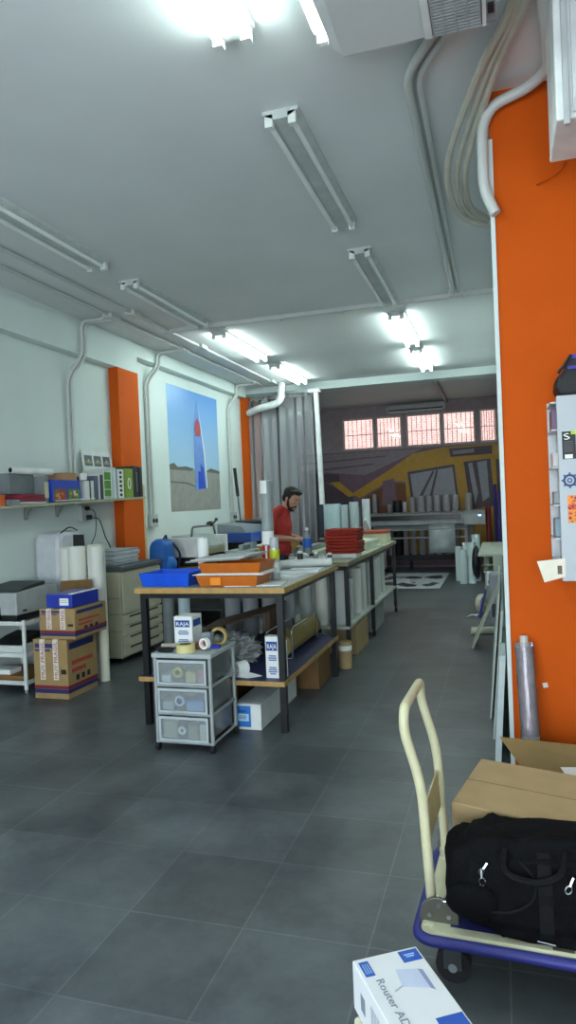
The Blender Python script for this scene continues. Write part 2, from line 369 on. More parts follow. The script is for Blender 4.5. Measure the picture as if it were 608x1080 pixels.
bm = BM(); box(bm, -.195, .0, 2.45, 2.88, 3.415, 3.424); part('grille_backing', bm, M('6c6e70', .6), t)
bm = BM()
for i in range(24): box(bm, -.19, -.005, 2.455+i*.018, 2.463+i*.018, 3.405, 3.415)
for i in range(5): box(bm, -.19+i*.045, -.186+i*.045, 2.45, 2.88, 3.403, 3.415)
part('intake_grille', bm, M('a9adae', .5), t)
bm = BM(); box(bm, -.225, -.195, 2.44, 2.89, 3.412, 3.424); box(bm, .0, .015, 2.44, 2.89, 3.412, 3.424); part('grille_frame', bm, WHITE, t)
bm = BM(); box(bm, .015, .05, 2.15, 2.92, 3.44, 3.63)
part('side_cap', bm, M('8e9294', .4), t)
for i in range(5):
    bm = BM(); box(bm, .022, .045, 2.80-i*.1, 2.85-i*.1, 3.43, 3.442); part('louvre_slot', bm, DARK, t)
PIPE = M('c6c9c6', .4, var=.03); PIPE2 = M('b7b3a4', .55)
def run(name, pts, r, mat, label, cat, group=None, rad=.08, clips=None):
    bm = BM(); tube(bm, fillet(pts, rad), r, 10); o = solo(name, bm, mat, label, cat, group)
    return o
run('conduit', [(-.17, 2.90, 3.60), (-.20, 3.16, 3.615), (-.37, 3.45, 3.62), (-.385, 7.34, 3.62)], .022, PIPE, 'thicker left conduit of the pair running from the air conditioner along the ceiling', 'conduit', rad=.12)
run('conduit', [(-.10, 2.90, 3.61), (-.14, 3.18, 3.62), (-.315, 3.48, 3.625), (-.33, 7.34, 3.625)], .018, PIPE, 'thinner right conduit of the pair running from the air conditioner along the ceiling', 'conduit', rad=.12)
bm = BM(); box(bm, -3.72, .018, 7.36, 7.40, 3.605, H); box(bm, -3.72, .018, 7.41, 7.44, 3.62, H)
for x in (-3.0, -2.3, -1.6, -.9, -.3): box(bm, x, x+.025, 7.345, 7.455, 3.60, H)
solo('cable_trunking', bm, PIPE, 'long grey trunking that crosses the ceiling from side to side', 'trunking')
bm = BM(); box(bm, -.43, -.28, 7.24, 7.34, 3.585, H); solo('junction_box', bm, PIPE, 'small box where the air conditioner conduits end on the ceiling', 'junction box', bev=.005)
# beige hoses sagging under the ceiling
for i, (dx, r, lb) in enumerate(((0, .02, 'outermost left loop of beige hose hanging from the ceiling beside the orange wall'),
                        (.055, .016, 'middle loop of beige hose hanging beside the orange wall'), (.10, .02, 'innermost right loop of beige hose hanging beside the orange wall'))):
    pts = [(.12+dx*.6, 2.6, 3.63), (.13+dx*.5, 3.05, 3.61), (-.03+dx*.8, 3.5, 3.58), (-.20+dx, 4.05, 3.50-dx*.3), (-.235+dx, 4.4, 3.44), (-.18+dx*.7, 4.72, 3.40+dx*.3), (-.04+dx*.2, 4.95, 3.40+dx*.4), (.028, 5.0+dx, 3.44+dx*.3)]
    bm = BM(); tube(bm, spline(pts, 8), r, 8); solo('hose', bm, PIPE2, lb, 'hose', 'beige hoses under the ceiling', kind=None)
run('drain_pipe', [(.205, 2.4, 3.60), (.225, 2.9, 3.60), (.30, 3.60, 3.60), (.22, 3.71, 3.59), (.03, 3.745, 3.55), (-.022, 3.76, 3.46), (-.025, 3.76, 3.14), (.03, 3.755, 3.0)], .028, PIPE, 'thick white pipe bending around the top corner of the orange wall', 'pipe', rad=.07)
t = thing('wall_housing', 'tall white casing hung under the ceiling before the orange wall, cut by the right edge', 'casing', (.5, 3.15, 3.03))
bm = BM(); box(bm, .268, .75, 2.98, 3.35, 3.03, H); part('casing', bm, WHITE, t, bev=.008)
bm = BM(); box(bm, .33, .745, 2.965, 2.98, 3.05, 3.62); part('front_panel', bm, M('c9cccd', .4), t, bev=.004)
bm = BM(); box(bm, .295, .318, 2.955, 2.98, 3.0, 3.645); part('cable_channel', bm, M('b5b9ba', .4), t, bev=.004)
bm = BM(); tube(bm, spline([(.365, 3.72, 3.24), (.36, 3.77, 3.19), (.31, 3.785, 3.155), (.235, 3.79, 3.13)], 6), .006, 6); solo('cable', bm, ORANGE, 'short orange cable curling on the orange wall below the white casing', 'cable')
# left ceiling conduits with their drops
run('conduit', [(-3.66, 1.5, 3.63), (-3.66, 11.6, 3.63)], .017, PIPE, 'ceiling conduit nearer the lamps of the two along the left wall', 'conduit')
run('conduit', [(-3.93, 1.5, 3.63), (-3.93, 11.6, 3.63)], .017, PIPE, 'ceiling conduit nearer the left wall of the two', 'conduit')
def drop(y, z1, lb, offs=(0, .075)):
    t = thing('conduit_drop', lb, 'conduit', (-4.42, y, z1))
    bm = BM(); box(bm, -3.99, -3.87, y-.05, y+.13, 3.6, H); part('junction_box', bm, PIPE, t, bev=.006)
    bm = BM(); box(bm, -3.72, -3.60, y-.05, y+.13, 3.6, H); part('junction_box', bm, PIPE, t, bev=.006)
    zb = 3.26 if y < 7.78 else 3.47
    for d in offs:
        bm = BM(); yy = y+d
        tube(bm, fillet([(-3.93, yy, 3.61), (-4.29, yy, 3.61), (-4.29, yy, zb-.02), (-4.425, yy-.10, zb-.24), (-4.425, yy-.10, z1)], .09), .018, 10); part('pipe', bm, PIPE, t)
    return t
drop(6.52, 1.70, 'bent twin conduit dropping down the left wall to the book shelf')
drop(8.25, 1.42, 'bent twin conduit dropping down the wall left of the beach poster')
drop(11.12, 1.38, 'bent twin conduit dropping between the beach poster and the far orange pillar')
for y, z, lb in ((8.2, 1.30, 'white socket box at the foot of the conduit left of the beach poster'), (11.08, 1.26, 'white socket box at the foot of the conduit beside the far orange pillar')):
    t = thing('socket_box', lb, 'socket', (-4.44, y, z)); bm = BM(); box(bm, -4.449, -4.39, y-.09, y+.09, z, z+.17); part('housing', bm, M('b6bcba', .4), t, bev=.006)
    for s in (-1, 1):
        bm = BM(); cyl(bm, (-4.391, y+s*.042, z+.085), (-4.384, y+s*.042, z+.085), .03, seg=14); part('outlet', bm, DARK, t)
bm = BM(); tube(bm, fillet([(-4.27, 11.68, 3.19), (-4.05, 11.50, 3.23), (-3.60, 11.46, 3.30), (-3.56, 11.46, 3.645)], .12, 8), .062, 14); solo('duct_pipe', bm, WHITE, 'fat white pipe bending from the far orange pillar up to the ceiling', 'pipe')
# ------------------------------------------------------------------ poster on the left wall
def sky_print():
    m = bpy.data.materials.new('printed_sky'); m.use_nodes = True; n = m.node_tree.nodes; l = m.node_tree.links
    tc = n.new('ShaderNodeTexCoord'); sx = n.new('ShaderNodeSeparateXYZ'); mr = n.new('ShaderNodeMapRange'); rp = n.new('ShaderNodeValToRGB')
    l.new(tc.outputs['Object'], sx.inputs[0]); l.new(sx.outputs['Z'], mr.inputs['Value']); mr.inputs['From Min'].default_value = .65; mr.inputs['From Max'].default_value = 1.82
    rp.color_ramp.elements[0].color = lin('a9cfe8'); rp.color_ramp.elements[1].color = lin('5f97da')
    l.new(mr.outputs[0], rp.inputs[0]); l.new(rp.outputs[0], n['Principled BSDF'].inputs['Base Color']); n['Principled BSDF'].inputs['Roughness'].default_value = .3; return m
def poster():
    x = -4.449; Y0, Y1, Z0, Z1 = 8.80, 10.60, 1.49, 3.31
    bm = BM(); k = [0]
    def P(pts, mi):
        k[0] += 1; d = .0012*k[0]; prism(bm, [(x+d-.0012, Y0+(Y1-Y0)*u, Z0+(Z1-Z0)*v) for u, v in pts], (.0012, 0, 0), mi)
    P([(0,0),(1,0),(1,1),(0,1)], 0)
    P([(0,0),(1,0),(1,.335),(.8,.345),(.6,.33),(.4,.345),(.25,.36),(.15,.35),(.08,.375),(0,.37)], 1)
    P([(0,.37),(.08,.385),(.14,.355),(.3,.365),(.45,.35),(.4,.33),(0,.33)], 2); P([(.72,.345),(.8,.365),(1,.345),(1,.325),(.7,.33)], 2)
    P([(0,.24),(.3,.235),(.5,.20),(.5,.19),(.3,.22),(0,.23)], 2)
    P([(.46,.17),(.60,.18),(.69,.19),(.66,.45),(.62,.70),(.555,.93),(.545,.93),(.51,.80),(.48,.72),(.47,.5)], 3)
    P([(.50,.63),(.58,.63),(.61,.68),(.59,.74),(.55,.79),(.51,.75),(.49,.69)], 4)
    P([(.52,.18),(.66,.19),(.64,.36),(.58,.40),(.58,.33),(.53,.33)], 10); P([(.61,.70),(.66,.45),(.69,.19),(.71,.19),(.68,.5),(.56,.93)], 11)
    o = solo('poster', bm, [sky_print(), M('9b9a94', .5), M('6c6d66', .6), M('6f97da', .4), M('b04a4c', .5), M('7db2ea', .3), M('8cbdf0', .3), M('9ac8f2', .3), M('a8d2f4', .3), M('b5daf4', .3), M('2f53c8', .4), M('dfe9f2', .4)],
         'tall beach poster with a blue banner flag standing on sand under blue sky', 'poster')
poster()
# ------------------------------------------------------------------ left wall shelf and what stands on it
def S(y): return 1.655 + .03*(y-6.0)
t = thing('wall_shelf', 'long pale wall shelf carrying folders and books along the left wall', 'shelf', (-4.25, 6.1, 1.5))
bm = BM(); sh_ = [(-4.445, 4.3), (-4.05, 4.3), (-4.05, 7.36), (-4.318, 7.36), (-4.318, 7.28), (-4.445, 7.28)]
lo = [bm.verts.new((x, y, S(y)-.025)) for x, y in sh_]; hi = [bm.verts.new((x, y, S(y))) for x, y in sh_]
bm.faces.new(lo[::-1]); bm.faces.new(hi)
for i in range(6): bm.faces.new((lo[i], lo[(i+1) % 6], hi[(i+1) % 6], hi[i]))
part('board', bm, M('a8a68c', .6), t, bev=.003)
for y in (4.7, 5.66, 6.16):
    bm = BM(); z = S(y)-.027; box(bm, -4.446, -4.43, y-.02, y+.02, z-.13, z); box(bm, -4.446, -4.22, y-.015, y+.015, z-.014, z)
    prism(bm, [(-4.43, y-.006, z-.11), (-4.43, y-.006, z-.014), (-4.36, y-.006, z-.014)], (0, .012, 0)); part('bracket', bm, M('9aa09e', .4, .4), t)
def sbox(name, x0, x1, y0, y1, h, mats, label, cat, group=None, z=None, bev=.003, lean=0):
    bm = BM(); zz = S((y0+y1)/2)+.001 if z is None else z
    box(bm, x0, x1, y0, y1, zz, zz+h)
    if lean:
        for v in bm.verts:
            if v.co.z > zz+h*.5: v.co.y += lean
    return solo(name, bm, mats, label, cat, group, bev=bev)
# left end: orange folder, grey and white trays, red folders
sbox('box', -4.40, -4.06, 4.70, 4.92, .10, M('d9641e', .6), 'orange box on the wall shelf at the left edge', 'box')
sbox('tray', -4.42, -4.05, 4.95, 5.10, .05, M('7b8288', .5), 'grey tray on the wall shelf in front of the red folders', 'tray')
t = thing('folder_stack', 'flat stack of dark red folders on the wall shelf', 'folders', (-4.24, 5.3, S(5.3)))
for i in range(4):
    bm = BM(); box(bm, -4.43+.01*i, -4.07+.008*i, 5.115+.006*i, 5.50-.02*i, S(5.3)+.003+i*.022, S(5.3)+.022+i*.022); part('folder', bm, M('8e1f38', .5) if i else M('cdd0d2', .5), t, bev=.002)
t = thing('file_box', 'grey cardboard file box standing behind the red folders on the wall shelf', 'box', (-4.3, 5.5, S(5.3)))
bm = BM(); box(bm, -4.40, -4.10, 5.51, 5.575, S(5.5)+.002, S(5.5)+.26); part('body', bm, M('7d8588', .6), t, bev=.003)
bm = BM(); box(bm, -4.098, -4.092, 5.515, 5.57, S(5.5)+.05, S(5.5)+.2); part('spine_label', bm, M('cfc8a8', .7), t)
bm = BM(); box(bm, -4.40, -4.20, 5.16, 5.495, S(5.35)+.095, S(5.35)+.285); solo('grey_box', bm, M('6f777b', .6), 'grey panel box standing on the red folders under the white paper roll', 'box', bev=.003)
bm = BM(); hollow(bm, (-4.22, 5.20, S(5.2)+.318), (-4.12, 5.66, S(5.6)+.265+.032), .032, .024, mi=0, mi_core=1); solo('paper_roll', bm, [WHITE, DARK], 'white paper roll lying slanted across the grey boxes on the shelf', 'paper roll')
t = thing('photo_box', 'blue box with colourful food pictures standing on the wall shelf', 'box', (-4.2, 5.84, S(5.84)))
bm = BM(); box(bm, -4.36, -4.07, 5.60, 6.05, S(5.82)+.008, S(5.82)+.215); part('carton', bm, M('1f46b8', .4), t, bev=.003)
bm = BM()
for j in range(2):
    y0 = 5.62+j*.22; z0 = S(5.82)+.015
    box(bm, -4.07, -4.067, y0, y0+.19, z0, z0+.11, j*3)
    for i in range(9): yy = y0+random.uniform(.01, .15); zz = z0+random.uniform(.0, .075); box(bm, -4.068, -4.0665+.0002*i, yy, yy+.035, zz, zz+.03, random.choice((1, 2, 3, 4)))
part('picture_print', bm, [M('8c4a2c'), M('c98c3c'), M('a83324'), M('58803a'), M('d9cfb4')], t)
bm = BM(); box(bm, -4.33, -4.1, 5.83, 6.04, S(5.82)+.216, S(5.82)+.29); solo('small_carton', bm, M('b0835c', .8), 'small brown carton lying on top of the blue picture box', 'box', bev=.003)
# books and binders
books = [
 (6.085, 6.125, .20, 'e2e4e2', 'white booklet at the left end of the row of books, under the white cup', 0),
 (6.130, 6.165, .21, '2c2f36', 'slim dark book second from the left end of the row', 0),
 (6.170, 6.205, .20, 'd8dad8', 'white booklet standing left of the purple grey folder', 0),
 (6.210, 6.290, .25, '555a72', 'purple grey folder standing on the shelf under the framed picture sheet', 0),
 (6.295, 6.345, .27, 'd3d7da', 'white binder standing left of the first green book', 0),
 (6.350, 6.385, .26, '3a3f44', 'thin charcoal book wedged beside the first green book', 0),
 (6.395, 6.550, .315, '4f8c28', 'bright green book with a white border on the shelf', 0),
 (6.565, 6.605, .33, 'c4ccd0', 'pale grey magazine file leaning right of the first green book', -.012),
 (6.612, 6.650, .34, 'd6dbdd', 'white magazine file leaning in the middle of the row', -.012),
 (6.658, 6.690, .33, '8fa0a6', 'blue grey folder leaning left of the spotted binder', -.012),
 (6.700, 6.830, .32, 'e6e7e4', 'white binder with a column of black squares on its spine', 0),
 (6.840, 7.015, .33, '7f9a34', 'olive green binder with a white loop mark on its spine', 0),
 (7.025, 7.090, .36, '20242a', 'black binder just right of the olive green binder', 0),
 (7.095, 7.160, .36, '25282f', 'black binder with pale spine writing near the right end of the shelf', 0),
 (7.165, 7.235, .35, '1d2026', 'black binder at the very right end of the wall shelf', 0)]
for i, (y0, y1, h, c, lb, ln) in enumerate(books):
    y0 += .075; y1 += .075; bm = BM(); z = S((y0+y1)/2)+.002; fr = -4.06-(.012 if i % 3 == 1 else 0)
    t = thing('binder' if h > .3 else 'book', lb, 'book', (-4.2, (y0+y1)/2, z), 'books and binders on the wall shelf')
    def sh(bm):
        for v in bm.verts:
            v.co.y += ln*(v.co.z-z)/h
        return bm
    box(bm, fr-.26, fr, y0, y1, z, z+h); part('cover', sh(bm), M('c9ccc8' if c == '4f8c28' else c, .5, var=.04), t, bev=.002)
    bm = BM(); box(bm, fr-.255, fr-.01, y0+.005, y1-.005, z+h-.002, z+h+.0005); part('page_block', sh(bm), PAPER, t)
    bm = BM()
    if c == '4f8c28':
        box(bm, fr, fr+.0005, y0+.01, y1-.012, z+.015, z+h-.015); part('green_spine', sh(bm), M('4f8c28', .5), t); bm = BM()
        for zz in (.02, .10, .20, .29): box(bm, fr, fr+.001, y0+.012, y1-.012, z+zz, z+zz+.006)
        box(bm, fr, fr+.001, y0, y0+.01, z, z+h); box(bm, fr, fr+.001, y1-.012, y1, z, z+h); part('white_border', sh(bm), PAPER, t)
    elif c == 'e6e7e4':
        for q in range(6): box(bm, fr, fr+.001, y0+.04, y0+.09, z+.02+q*.05, z+.05+q*.05)
        part('spine_squares', bm, DARK, t)
    elif c == '7f9a34':
        tube(bm, [(fr+.001, (y0+y1)/2+.03*math.cos(a*PI/8), z+.16+.06*math.sin(a*PI/8)) for a in range(17)], .006, 6); part('spine_loop', bm, PAPER, t)
    elif c == '25282f':
        for q in range(9): box(bm, fr, fr+.001, y0+.025, y0+.04, z+.06+q*.026, z+.078+q*.026)
        part('spine_writing', bm, M('9a9ea4'), t)
    else:
        bm.free()
bm = BM(); zz = S(6.12)+.213
lathe(bm, [(0, 0), (.038, 0), (.042, .07), (.044, .072), (.036, .07), (.034, .01), (0, .008)], (-4.12, 6.18, zz-.0), 16); solo('cup', bm, WHITE, 'white cup turned on the slim books left of the purple grey folder', 'cup')
t = thing('picture_sheet', 'white picture board with small photographs leaning on the wall behind the books', 'board', (-4.4, 6.9, S(6.9)))
bm = BM(); z0 = S(6.9)+.005; prism(bm, [(-4.37, 6.62, z0), (-4.37, 7.22, z0), (-4.43, 7.22, z0+.55), (-4.43, 6.62, z0+.55)], (.006, 0, 0)); part('sheet', bm, M('d9dcda', .6), t)
bm = BM()
for j in range(3):
    for (u, v, mi) in ((0, 0, 0), (.02, .03, 1), (.06, .05, 2)):
        y0 = 6.66+j*.185+u; zz = .37+v; w = .15-2*u
        xx = -4.362-.06*zz/.55; prism(bm, [(xx, y0, z0+zz), (xx, y0+w, z0+zz), (xx-.013, y0+w, z0+zz+.12-v), (xx-.013, y0, z0+zz+.12-v)], (.0015+.001*mi, 0, 0), mi)
part('photographs', bm, [M('5a6068'), M('8a8f6a'), M('b9b4a8')], t)
bm = BM(); box(bm, -4.064, -4.052, 5.62, 6.28, S(5.95)+.012, S(5.95)+.02)
for v in bm.verts: v.co.z += (v.co.y-5.95)*.03
solo('paper_sheet', bm, PAPER, 'white sheet on the shelf edge in front of the blue picture box', 'paper')
bm = BM(); box(bm, -4.444, -4.36, 7.79, 7.90, 0, 1.86); solo('beige_board', bm, M('c4b58e', .6), 'tall narrow beige board standing just right of the nearer orange pillar', 'board', bev=.003)
# plug socket with two cables
t = thing('wall_socket', 'white wall socket with two black plugs under the book shelf', 'socket', (-4.44, 6.66, 1.42))
bm = BM(); box(bm, -4.449, -4.40, 6.55, 6.68, 1.44, 1.62); part('housing', bm, M('aeb6b4', .4), t, bev=.006)
bm = BM(); cyl(bm, (-4.40, 6.63, 1.58), (-4.36, 6.63, 1.58), .022); part('plug', bm, BLACK, t)
bm = BM(); cyl(bm, (-4.40, 6.64, 1.48), (-4.35, 6.66, 1.48), .026); part('plug', bm, BLACK, t)
bm = BM(); tube(bm, spline([(-4.35, 6.66, 1.48), (-4.33, 6.78, 1.44), (-4.34, 6.90, 1.25), (-4.36, 7.05, 1.05), (-4.38, 7.05, .6)], 8), .006, 6); part('cable', bm, BLACK, t)
bm = BM(); tube(bm, spline([(-4.36, 6.63, 1.58), (-4.33, 6.70, 1.52), (-4.35, 6.72, 1.3), (-4.38, 6.62, 1.1), (-4.40, 6.55, .8)], 8), .005, 6); part('cable', bm, M('4a4e50'), t)
# ------------------------------------------------------------------ left floor: trolley, printer, cartons, rolls, copier
TW = M('d5d8d6', .4)
t = thing('trolley', 'white three tier trolley under the grey printer at the left edge', 'trolley', (-4.2, 5.3, 0))
for x in (-4.42, -3.97):
    for y in (4.97, 5.50):
        bm = BM(); cyl(bm, (x, y, .03), (x, y, .63), .018, seg=12); part('leg', bm, TW, t)
        bm = BM(); cyl(bm, (x, y, 0), (x, y, .035), .014, seg=10); part('foot', bm, GREYM, t)
for z, nm in ((.585, 'top_shelf'), (.31, 'middle_shelf'), (.07, 'bottom_shelf')):
    bm = BM(); box(bm, -4.42, -3.97, 4.97, 5.50, z, z+.012); box(bm, -4.42, -3.97, 4.955, 4.97, z, z+.035); box(bm, -3.97, -3.955, 4.97, 5.50, z, z+.035); part(nm, bm, TW, t)
t = thing('printer', 'grey flat top printer with a black base on the white trolley', 'printer', (-4.25, 5.3, .6))
bm = BM(); box(bm, -4.44, -4.07, 5.01, 5.55, .625, .665); part('base', bm, BLACK, t)
bm = BM(); prism(bm, [(-4.44, 4.99, .665), (-4.44, 5.57, .665), (-4.44, 5.57, .87), (-4.44, 5.42, .89), (-4.44, 4.99, .865)], (.39, 0, 0)); part('casing', bm, M('a9aeae', .45), t, bev=.012)
bm = BM(); box(bm, -4.28, -4.22, 4.975, 4.995, .635, .74); part('front_slot', bm, BLACK, t)
bm = BM(); prism(bm, [(-4.43, 4.995, .868), (-4.43, 5.40, .892), (-4.43, 5.40, .925), (-4.43, 5.2, .91)], (.37, 0, 0)); part('lid', bm, M('2d3536', .5), t)
bm = BM(); box(bm, -4.05, -4.046, 5.07, 5.12, .69, .705); part('badge', bm, DARK, t)
for x, y in ((-4.4, 5.05), (-4.1, 5.05), (-4.4, 5.5), (-4.1, 5.5)):
    bm = BM(); cyl(bm, (x, y, .597), (x, y, .626), .015, seg=10); part('foot', bm, BLACK, t)
t = thing('small_printer', 'white and black small printer on the middle shelf of the white trolley', 'printer', (-4.2, 5.25, .322))
bm = BM(); box(bm, -4.40, -4.02, 5.0, 5.40, .322, .40); part('casing', bm, TW, t, bev=.012)
bm = BM(); prism(bm, [(-4.36, 5.02, .40), (-4.36, 5.36, .40), (-4.36, 5.36, .47), (-4.36, 5.2, .45)], (.3, 0, 0)); part('lid', bm, BLACK, t, bev=.004)
bm = BM(); box(bm, -4.38, -4.03, 5.02, 5.45, .082, .13); solo('envelope_tray', bm, M('8a6434', .7), 'brown tray on the bottom shelf of the white trolley', 'tray', bev=.004)
bm = BM(); box(bm, -4.41, -4.2, 5.05, 5.2, .131, .17); solo('paper_stack', bm, PAPER, 'small white paper bundle on the brown tray of the trolley', 'paper')
# cartons
STR = M('7d1f2c', .6); STB = M('262a62', .6); TAPE = M('ddd6cc', .4); TXR = M('b52a24', .6); TXB = M('23306e', .6)
def carton(x0, x1, y0, y1, z0, z1, label, seed):
    t = thing('carton', label, 'box', ((x0+x1)/2, (y0+y1)/2, z0), 'striped shipping cartons')
    h = z1-z0
    bm = BM(); box(bm, x0, x1, y0, y1, z0, z1); part('body', bm, CARD, t, bev=.004)
    bm = BM(); e = .0012
    for m, a, b in ((0, .17, .225), (1, .095, .165)) if h > .4 else ((0, .20, .28), (1, .10, .195)):
        box(bm, x0-e, x1+e, y0-e, y0, z0+h*a, z0+h*b, m); box(bm, x1, x1+e, y0-e, y1, z0+h*a, z0+h*b, m)
    part('printed_stripe', bm, [STR, STB], t)
    bm = BM()
    box(bm, x0+.02, x0+(x1-x0)*.62, y0-e, y0, z0+h*.86, z0+h*.93); box(bm, x0+.02, x0+(x1-x0)*.5, y0-e, y0, z0+h*.80, z0+h*.83)
    box(bm, x1, x1+e, y0+.03, y1-.05, z0+h*.82, z0+h*.93); part('printed_band', bm, TXB, t)
    bm = BM(); w = (x1-x0)*.075
    for c in (.27, .66): cx = x0+(x1-x0)*c; box(bm, cx-w, cx+w, y0-2*e, y0-e, z0+h*.32, z1); box(bm, cx-w, cx+w, y0-2*e, y0+.12, z1, z1+e)
    part('printed_tape', bm, TAPE, t)
    for c, s in ((.27, 'MUY FRAGIL'), (.66, 'MUY FRAGIL')):
        cx = x0+(x1-x0)*c; text(s, w*1.9, (cx+w*.7, y0-2.4*e, z0+h*.34), (0, 0, 1), (-1, 0, 0), TXR, t, 'tape_lettering', wmax=h*.62)
    bm = BM()
    for zz, n_ in ((.55, 9), (.42, 6)):
        for q in range(n_): yy = y0+.06+q*.034; box(bm, x1, x1+e, yy, yy+.024, z0+h*zz, z0+h*(zz+.07))
    part('printed_words', bm, TXR, t)
    bm = BM(); cy = (y0+y1)/2
    for d in (-.08, 0, .08): box(bm, x1, x1+e, cy+d-.022, cy+d+.022, z0+h*.27, z0+h*.36)
    box(bm, x0+(x1-x0)*.8, x0+(x1-x0)*.95, y0-e, y0, z0+h*.42, z0+h*.5)
    part('handling_mark', bm, DARK, t)
carton(-3.79, -3.46, 4.85, 5.28, 0, .495, 'large striped shipping carton standing on the floor, bottom of the stack', 1)
carton(-3.72, -3.38, 4.86, 5.33, .498, .75, 'striped shipping carton lying on top of the larger one, under the blue box', 2)
t = thing('blue_box', 'glossy blue box with a white label lying on top of the striped cartons', 'box', (-3.52, 5.05, .753))
bm = BM(); box(bm, -3.66, -3.41, 4.88, 5.27, .755, .865); part('carton', bm, M('2236a4', .35), t, bev=.003)
bm = BM(); box(bm, -3.53, -3.445, 4.877, 4.88, .775, .835, 0); box(bm, -3.525, -3.45, 4.876, 4.877, .80, .803, 1); box(bm, -3.525, -3.46, 4.876, 4.877, .815, .818, 1); part('label', bm, [PAPER, GREYM], t)
bm = BM(); box(bm, -3.46, -3.409, 4.90, 5.28, .865, .870); part('white_edge', bm, PAPER, t)
bm = BM(); prism(bm, [(-3.93, 5.40, .0), (-3.58, 5.36, .0), (-3.58, 5.42, .93), (-3.93, 5.46, .91)], (0, .012, 0)); solo('cardboard_sheet', bm, CARDD, 'brown cardboard sheet standing behind the blue box, in front of the paper rolls', 'cardboard')
# white paper rolls standing on end
ROLLW = M('e4e4dc', .7, var=.03); ROLLC = M('d8d6c2', .7, var=.03)
for i, (x, y, r, h, lb) in enumerate(((-4.02, 5.72, .075, 1.21, 'leftmost tall white paper roll standing behind the blue box, its sheet curling open'),
        (-3.85, 5.62, .085, 1.22, 'tall white paper roll second from the left behind the striped cartons'),
        (-3.70, 5.70, .075, 1.23, 'tall white paper roll second from the right behind the striped cartons'),
        (-3.60, 5.56, .06, 1.22, 'rightmost tall white paper roll, nearest the beige copier'),
        (-3.50, 5.46, .045, .64, 'short white paper roll standing between the cartons and the copier'))):
    t = thing('paper_roll', lb, 'paper roll', (x, y, 0), 'paper rolls beside the copier')
    bm = BM(); hollow(bm, (x, y, 0), (x, y, h), r, r-.012, 20); part('rolled_sheet', bm, ROLLW if i % 2 else ROLLC, t)
    if i in (0, 2):
        bm = BM(); vs = []
        for a in range(9): an = -PI*.75+a*PI*.09; vs.append((x+(r+.004+.004*a)*math.cos(an), y+(r+.004+.004*a)*math.sin(an)))
        for (a, b) in zip(vs, vs[1:]): prism(bm, [(a[0], a[1], .25), (b[0], b[1], .25), (b[0], b[1], h-.02), (a[0], a[1], h-.002)], (.001, -.002, 0))
        part('loose_flap', bm, ROLLW, t)
# white machine with black window behind the rolls
t = thing('office_machine', 'white rounded machine with a black window behind the paper rolls under the shelf', 'machine', (-4.22, 5.8, 0))
bm = BM(); prism(bm, [(-4.44, 5.74, 0), (-4.44, 6.20, 0), (-4.44, 6.20, 1.26), (-4.44, 6.14, 1.35), (-4.44, 5.83, 1.37), (-4.44, 5.76, 1.30)], (.30, 0, 0)); part('casing', bm, M('c9ccd4', .4), t, bev=.05)
bm = BM(); prism(bm, [(-4.14, 5.98, 1.05), (-4.14, 6.19, 1.05), (-4.14, 6.17, 1.31), (-4.14, 5.99, 1.32)], (.008, 0, 0)); part('black_window', bm, BLACK, t, bev=.003)
bm = BM(); tube(bm, spline([(-4.16, 5.82, 1.345), (-4.15, 5.95, 1.395), (-4.15, 6.08, 1.36)], 6), .007, 6); part('handle', bm, DARK, t)
# copier
CB = M('b3ae97', .5, var=.03); CBL = M('bfbaa4', .5, var=.03)
t = thing('photocopier', 'large beige photocopier with paper drawers standing by the orange pillar', 'copier', (-3.97, 6.45, 0))
bm = BM(); box(bm, -4.11, -3.65, 6.03, 6.86, .06, .93); part('body', bm, CB, t, bev=.012)
bm = BM(); box(bm, -4.12, -3.62, 6.02, 6.88, .932, .985); part('platen_cover', bm, M('4e5558', .5), t, bev=.01)
bm = BM(); box(bm, -3.65, -3.632, 6.05, 6.85, .50, .915); part('front_door', bm, CBL, t, bev=.006)
for i in range(4):
    z = .08+i*.103; bm = BM(); box(bm, -3.65, -3.63, 6.05, 6.85, z, z+.094); d = part('paper_drawer', bm, CBL, t, bev=.005)
    bm = BM(); box(bm, -3.6305, -3.628, 6.15, 6.75, z+.068, z+.088); part('handle_slot', bm, M('4a463a', .6), d)
bm = BM(); e = 6.0285
for (xa, xb, za, zb) in ((-4.0, -3.995, .1, .9), (-3.80, -3.795, .1, .9)): box(bm, xa, xb, e, e+.003, za, zb)
for z in (.33, .50, .66): box(bm, -4.0, -3.66, e, e+.003, z, z+.004)
part('panel_seam', bm, M('6d6958'), t)
bm = BM()
for x, z in ((-3.95, .80), (-3.93, .43)): box(bm, x, x+.09, e-.003, e+.002, z, z+.015)
part('side_latch', bm, DARK, t)
for x in (-4.05, -3.75):
    for y in (6.12, 6.78):
        bm = BM(); cyl(bm, (x-.015, y, .03), (x+.015, y, .03), .03, seg=14); part('castor', bm, BLACK, t)
for i in range(7):
    bm = BM(); dx = random.uniform(-.02, .02); dy = random.uniform(-.02, .02); z = .987+i*.022
    box(bm, -4.09+dx, -3.76+dx, 6.12+dy, 6.62+dy, z, z+.018); solo('paper_pack', bm, M('d4d8dc' if i % 2 else 'aeb4bc', .6), '%s sheaf of paper counted up from the bottom of the stack on the copier' % ORD[i], 'paper', 'paper stacked on the copier')
